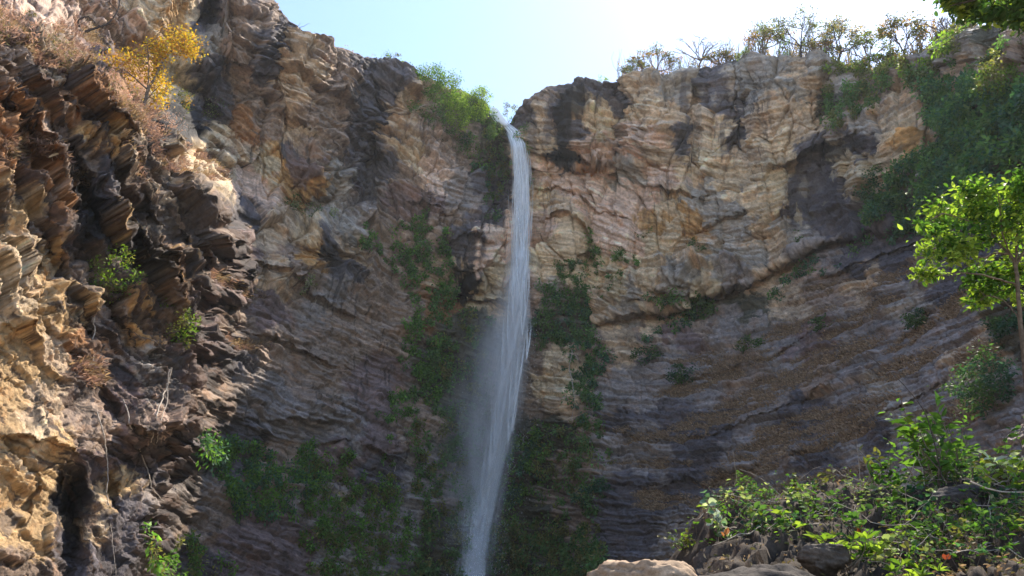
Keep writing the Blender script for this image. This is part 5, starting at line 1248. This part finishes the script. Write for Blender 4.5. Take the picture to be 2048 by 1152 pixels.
def strands(n, ylo, yhi, lmin, lmax, wid, spread, seed, alpha=(.25, .9), soft=1.0, bias=0.0):
    """falling threads of water, each a narrow ribbon that thins out at both ends"""
    r = np.random.RandomState(seed)
    y0 = r.uniform(ylo, yhi, n * 3)
    keep = r.rand(n * 3) < np.clip(.45 + 1.5 * perlin(y0 / 70, y0 * 0 + seed * 3.7, seed + 50), .06, 1)
    y0 = y0[keep][:n]; n = len(y0); L = r.uniform(lmin, lmax, n); S = 9
    u = r.randn(n) * .5 * spread + bias
    u = np.clip(u, -2.6, 2.6)
    k = np.linspace(0, 1, S)
    y = np.minimum(y0[:, None] + L[:, None] * k, 1270)
    xc = np.interp(y, WY, WX) + u[:, None] * np.interp(y, WY, WW) + 1.2 * np.sin(y / 31 + r.rand(n, 1) * 6)
    D = water_D(y) + r.randn(n, 1) * .45 * np.interp(y, WY, WW) / 18
    P = at(xc, y, D)
    w = (wid * (.4 + r.rand(n, 1)) * np.sin(np.pi * np.clip(k, .02, .98)) ** .7)[..., None]
    side = np.stack([np.cos(r.rand(n) * 1.2 - .6), np.sin(r.rand(n) * 1.2 - .6), np.zeros(n)], 1)[:, None]
    V = np.stack([P - side * w, P + side * w], 2).reshape(-1, 3)
    b = (np.arange(n) * S * 2)[:, None] + np.arange(S - 1)[None] * 2
    F = np.stack([b, b + 1, b + 3, b + 2], -1).reshape(-1, 4)
    a = r.uniform(*alpha, (n, 1)) * np.sin(np.pi * np.clip(k, .05, .97)) ** .8
    C = np.repeat(a.reshape(-1)[:, None], 3, 1)
    return V, F, np.repeat(C, 2, 0)
wf = Geo()
wf.add(*strands(4200, 240, 560, 30, 110, .036, .95, 1, (.15, .75)))
wf.add(*strands(260, 236, 262, 30, 90, .09, .8, 2, (.5, 1)))
wf.add(*strands(1500, 560, 860, 40, 130, .035, 1.05, 3, (.06, .3)))
wf.add(*strands(3400, 850, 1240, 50, 160, .038, .95, 4, (.04, .22)))
wf.add(*strands(900, 600, 1230, 80, 220, .06, 1.9, 5, (.03, .12), bias=-.5))
# arrow-headed bursts of water that race ahead of the sheet
def comet(cx, cy, w, L, n, seed, al):
    r = np.random.RandomState(seed); S = 8
    v = r.uniform(-1, 1, n); k = np.linspace(0, 1, S)
    tip = cy - np.abs(v) ** 1.2 * L * .62 - r.rand(n) * L * .08
    y = tip[:, None] - L * (.45 + .4 * r.rand(n, 1)) * (1 - k)
    x = cx + v[:, None] * w * (1 - .15 * k) + (np.interp(y, WY, WX) - np.interp(cy, WY, WX)) * .7
    P = at(x, y, water_D(y) - .5 + r.randn(n, 1) * .3)
    wd = (.05 * (.5 + r.rand(n, 1)) * (1 - .55 * k ** 3) * (.25 + .75 * k))[..., None]
    side = np.array([1.0, 0, 0])
    V = np.stack([P - side * wd, P + side * wd], 2).reshape(-1, 3)
    b = (np.arange(n) * S * 2)[:, None] + np.arange(S - 1)[None] * 2
    F = np.stack([b, b + 1, b + 3, b + 2], -1).reshape(-1, 4)
    a = al * (k ** 1.3)[None] * r.uniform(.4, 1, (n, 1))
    return V, F, np.repeat(np.repeat(a.reshape(-1)[:, None], 3, 1), 2, 0)
for i, (cx, cy, w, L, n, al) in enumerate([(1030, 690, 11, 110, 150, .7), (1044, 678, 6, 70, 60, .7), (1052, 725, 4, 60, 50, .6), (1016, 745, 12, 120, 130, .5), (1003, 790, 12, 130, 130, .45), (1027, 836, 6, 130, 120, .9), (1018, 846, 8, 110, 90, .6), (1015, 890, 7, 80, 120, .9), (1024, 868, 5, 60, 60, .7), (996, 880, 9, 110, 110, .55), (985, 914, 9, 110, 130, .7), (975, 960, 12, 120, 110, .45), (1040, 610, 12, 110, 110, .5), (1044, 520, 12, 120, 110, .45), (962, 1040, 14, 140, 110, .35)]):
    wf.add(*comet(cx, cy, w, L, int(n * 4.5), 40 + i, min(1.0, al * .6)))
# the stream tumbling through the sunlit notch behind the lip
_r = np.random.RandomState(5); _n = 420
_k = np.linspace(0, 1, 6); _u = _r.randn(_n, 1)
_y = 214 + 38 * np.clip(_r.rand(_n, 1) * .7 + .3 * _k, 0, 1); _x = np.interp(_y, [206, 230, 252], [985, 992, 1012]) + _u * np.interp(_y, [206, 252], [3.5, 4])
_P = at(_x, _y, np.interp(_y, [206, 252], [WD0 + 1.5, WD0 - .4]) + _r.randn(_n, 1) * .3)
_w = (.10 * (.4 + _r.rand(_n, 1)) * np.sin(np.pi * np.clip(_k, .05, .95)))[..., None]
_V = np.stack([_P - np.array([1., 0, 0]) * _w, _P + np.array([1., 0, 0]) * _w], 2).reshape(-1, 3)
_b = (np.arange(_n) * 12)[:, None] + np.arange(5)[None] * 2
wf.add(_V, np.stack([_b, _b + 1, _b + 3, _b + 2], -1).reshape(-1, 4), np.full((len(_V), 3), .7))
waterfall = wf.build('waterfall', water_material('falling_water', 1.0))
tag(waterfall, 'tall thin white waterfall dropping from the notch in the rim', None, None, 'structure')
# a little stream spreading over the lip
# drops thrown off by the fall
def drops(n, seed):
    r = np.random.RandomState(seed)
    y = 300 + 940 * r.rand(n) ** .75
    u = r.randn(n) * np.interp(y, [300, 500, 650, 900, 1250], [.6, .8, 1.3, 1.8, 2.2]) - np.abs(r.randn(n)) * np.interp(y, [300, 600, 1250], [0, .5, 1.2])
    x = np.interp(y, WY, WX) + u * np.interp(y, WY, WW)
    P = at(x, y, water_D(y) + r.randn(n) * 1.0)
    s = .008 + .014 * r.rand(n); h = s * r.uniform(1.5, 6, n)
    V = np.stack([P + np.stack([-s, 0 * s, 0 * s], 1), P + np.stack([0 * s, 0 * s, -h], 1), P + np.stack([s, 0 * s, 0 * s], 1), P + np.stack([0 * s, 0 * s, h], 1)], 1).reshape(-1, 3)
    return V, np.arange(n * 4).reshape(-1, 4), np.ones((n * 4, 3)) * .9
V_, F_, C_ = drops(11000, 7)
tag(mesh_obj('spray_drops', V_, F_, water_material('drops', .8), None, C_), 'fine drops thrown off beside the falling water', 'spray', None, 'stuff')

# spray drifting off the fall: one soft volume that follows the water's line
def mist(label, y_lo, y_hi, half_px, dens, name):
    zs = [at(x, y, float(water_D(y)))  for x, y in zip(WX, WY)]
    zs = np.array(zs)
    zb, zt = at(950, y_hi, WD0 - 3.4)[2], at(1040, y_lo, WD0 - 2)[2]
    xm = np.interp((zb + zt) / 2, zs[::-1, 2], zs[::-1, 0]); ym = zs[8, 1]
    hx = half_px * .066; hy = 6.0
    x0, x1 = xm - hx * 1.5, xm + hx; y0, y1 = ym - hy, ym + hy
    V = np.array([(x, y, z) for x in (x0, x1) for y in (y0, y1) for z in (zb, zt)])
    F = np.array([(0, 1, 3, 2), (4, 6, 7, 5), (0, 4, 5, 1), (2, 3, 7, 6), (0, 2, 6, 4), (1, 5, 7, 3)])
    m, nt, out = new_mat(name)
    L = nt.links.new
    tc = N(nt, 'ShaderNodeTexCoord'); sp = N(nt, 'ShaderNodeSeparateXYZ'); L(tc.outputs['Object'], sp.inputs[0])
    def math_(op, a, b=None, clamp=False):
        n = N(nt, 'ShaderNodeMath', operation=op); n.use_clamp = clamp
        for i, v in enumerate((a, b)):
            if v is None: continue
            if isinstance(v, (int, float)): n.inputs[i].default_value = v
            else: L(v, n.inputs[i])
        return n.outputs[0]
    h = math_('DIVIDE', math_('SUBTRACT', sp.outputs['Z'], float(zb)), float(zt - zb), True)   # 0 at the foot, 1 at the top
    fc = N(nt, 'ShaderNodeFloatCurve'); L(h, fc.inputs['Value'])
    cv = fc.mapping.curves[0]
    hs = np.linspace(0, 1, 7)
    xs = [(np.interp(zb + q * (zt - zb), zs[::-1, 2], zs[::-1, 0]) - x0) / (x1 - x0) for q in hs]
    cv.points[0].location = (0, xs[0]); cv.points[1].location = (1, xs[-1])
    for q, xv in zip(hs[1:-1], xs[1:-1]): cv.points.new(float(q), float(xv))
    fc.mapping.update()
    xc = math_('ADD', math_('MULTIPLY', fc.outputs[0], float(x1 - x0)), float(x0))
    dx = math_('SUBTRACT', sp.outputs['X'], xc)
    drift = math_('ADD', dx, math_('MULTIPLY', math_('SUBTRACT', 1.0, h), 2.4))         # the wind carries the spray to the left lower down
    width = math_('ADD', 1.0, math_('MULTIPLY', math_('SUBTRACT', 1.0, h), hx * .52))
    lee = math_('SUBTRACT', 1.0, math_('MULTIPLY', math_('GREATER_THAN', dx, 0.0), .55))     # little spray on the windward side
    q1 = math_('POWER', math_('ABSOLUTE', math_('DIVIDE', drift, math_('MULTIPLY', width, lee))), 2.0)
    q2 = math_('POWER', math_('ABSOLUTE', math_('DIVIDE', math_('SUBTRACT', sp.outputs['Y'], float(ym)), 3.2)), 2.0)
    g0 = math_('EXPONENT', math_('MULTIPLY', math_('ADD', q1, q2), -1.0))
    q3 = math_('POWER', math_('ABSOLUTE', math_('DIVIDE', dx, 1.15)), 2.0); q4 = math_('POWER', math_('ABSOLUTE', math_('DIVIDE', math_('SUBTRACT', sp.outputs['Y'], float(ym)), 1.3)), 2.0)
    g = math_('ADD', g0, math_('MULTIPLY', math_('EXPONENT', math_('MULTIPLY', math_('ADD', q3, q4), -1.0)), 2.4))
    mp = N(nt, 'ShaderNodeMapping'); mp.inputs['Scale'].default_value = (.5, .5, .12); L(tc.outputs['Object'], mp.inputs['Vector'])
    nz = N(nt, 'ShaderNodeTexNoise'); nz.inputs['Scale'].default_value = 1.0; nz.inputs['Detail'].default_value = 3; L(mp.outputs[0], nz.inputs['Vector'])
    nn = math_('MULTIPLY', math_('SUBTRACT', nz.outputs[0], .30, True), 2.6)
    top = math_('MULTIPLY', math_('SUBTRACT', 1.0, h), 3.0, True)
    de = math_('MULTIPLY', math_('MULTIPLY', math_('MULTIPLY', g, nn), top), dens)
    pv = N(nt, 'ShaderNodeVolumePrincipled'); pv.inputs['Color'].default_value = (.99, .99, 1, 1); pv.inputs['Anisotropy'].default_value = 0
    L(de, pv.inputs['Density']); L(pv.outputs[0], out.inputs['Volume'])
    o = mesh_obj(name, V, F, m)
    m.cycles.volume_step_rate = .3
    tag(o, label, 'mist', None, 'stuff')
mist('pale spray drifting beside and below the waterfall', 500, 1290, 190, .42, 'spray_mist')
scene.cycles.volume_step_rate = 1.0
scene.cycles.volume_max_steps = 160
# ------------------------------------------------------------------ thin haze in the air of the gorge
HAZE = 0.00016
x0, x1, y0, y1, z0, z1 = -420, 420, -320, 420, -3.5, 125
V = np.array([(x, y, z) for x in (x0, x1) for y in (y0, y1) for z in (z0, z1)])
F = np.array([(0, 1, 3, 2), (4, 6, 7, 5), (0, 4, 5, 1), (2, 3, 7, 6), (0, 2, 6, 4), (1, 5, 7, 3)])
m, nt, out = new_mat('haze')
pv = N(nt, 'ShaderNodeVolumePrincipled')
pv.inputs['Color'].default_value = (.86, .93, 1, 1); pv.inputs['Density'].default_value = HAZE; pv.inputs['Anisotropy'].default_value = .35
nt.links.new(pv.outputs[0], out.inputs['Volume'])
tag(mesh_obj('haze', V, F, m), 'thin bluish haze filling the gorge', 'haze', None, 'stuff')
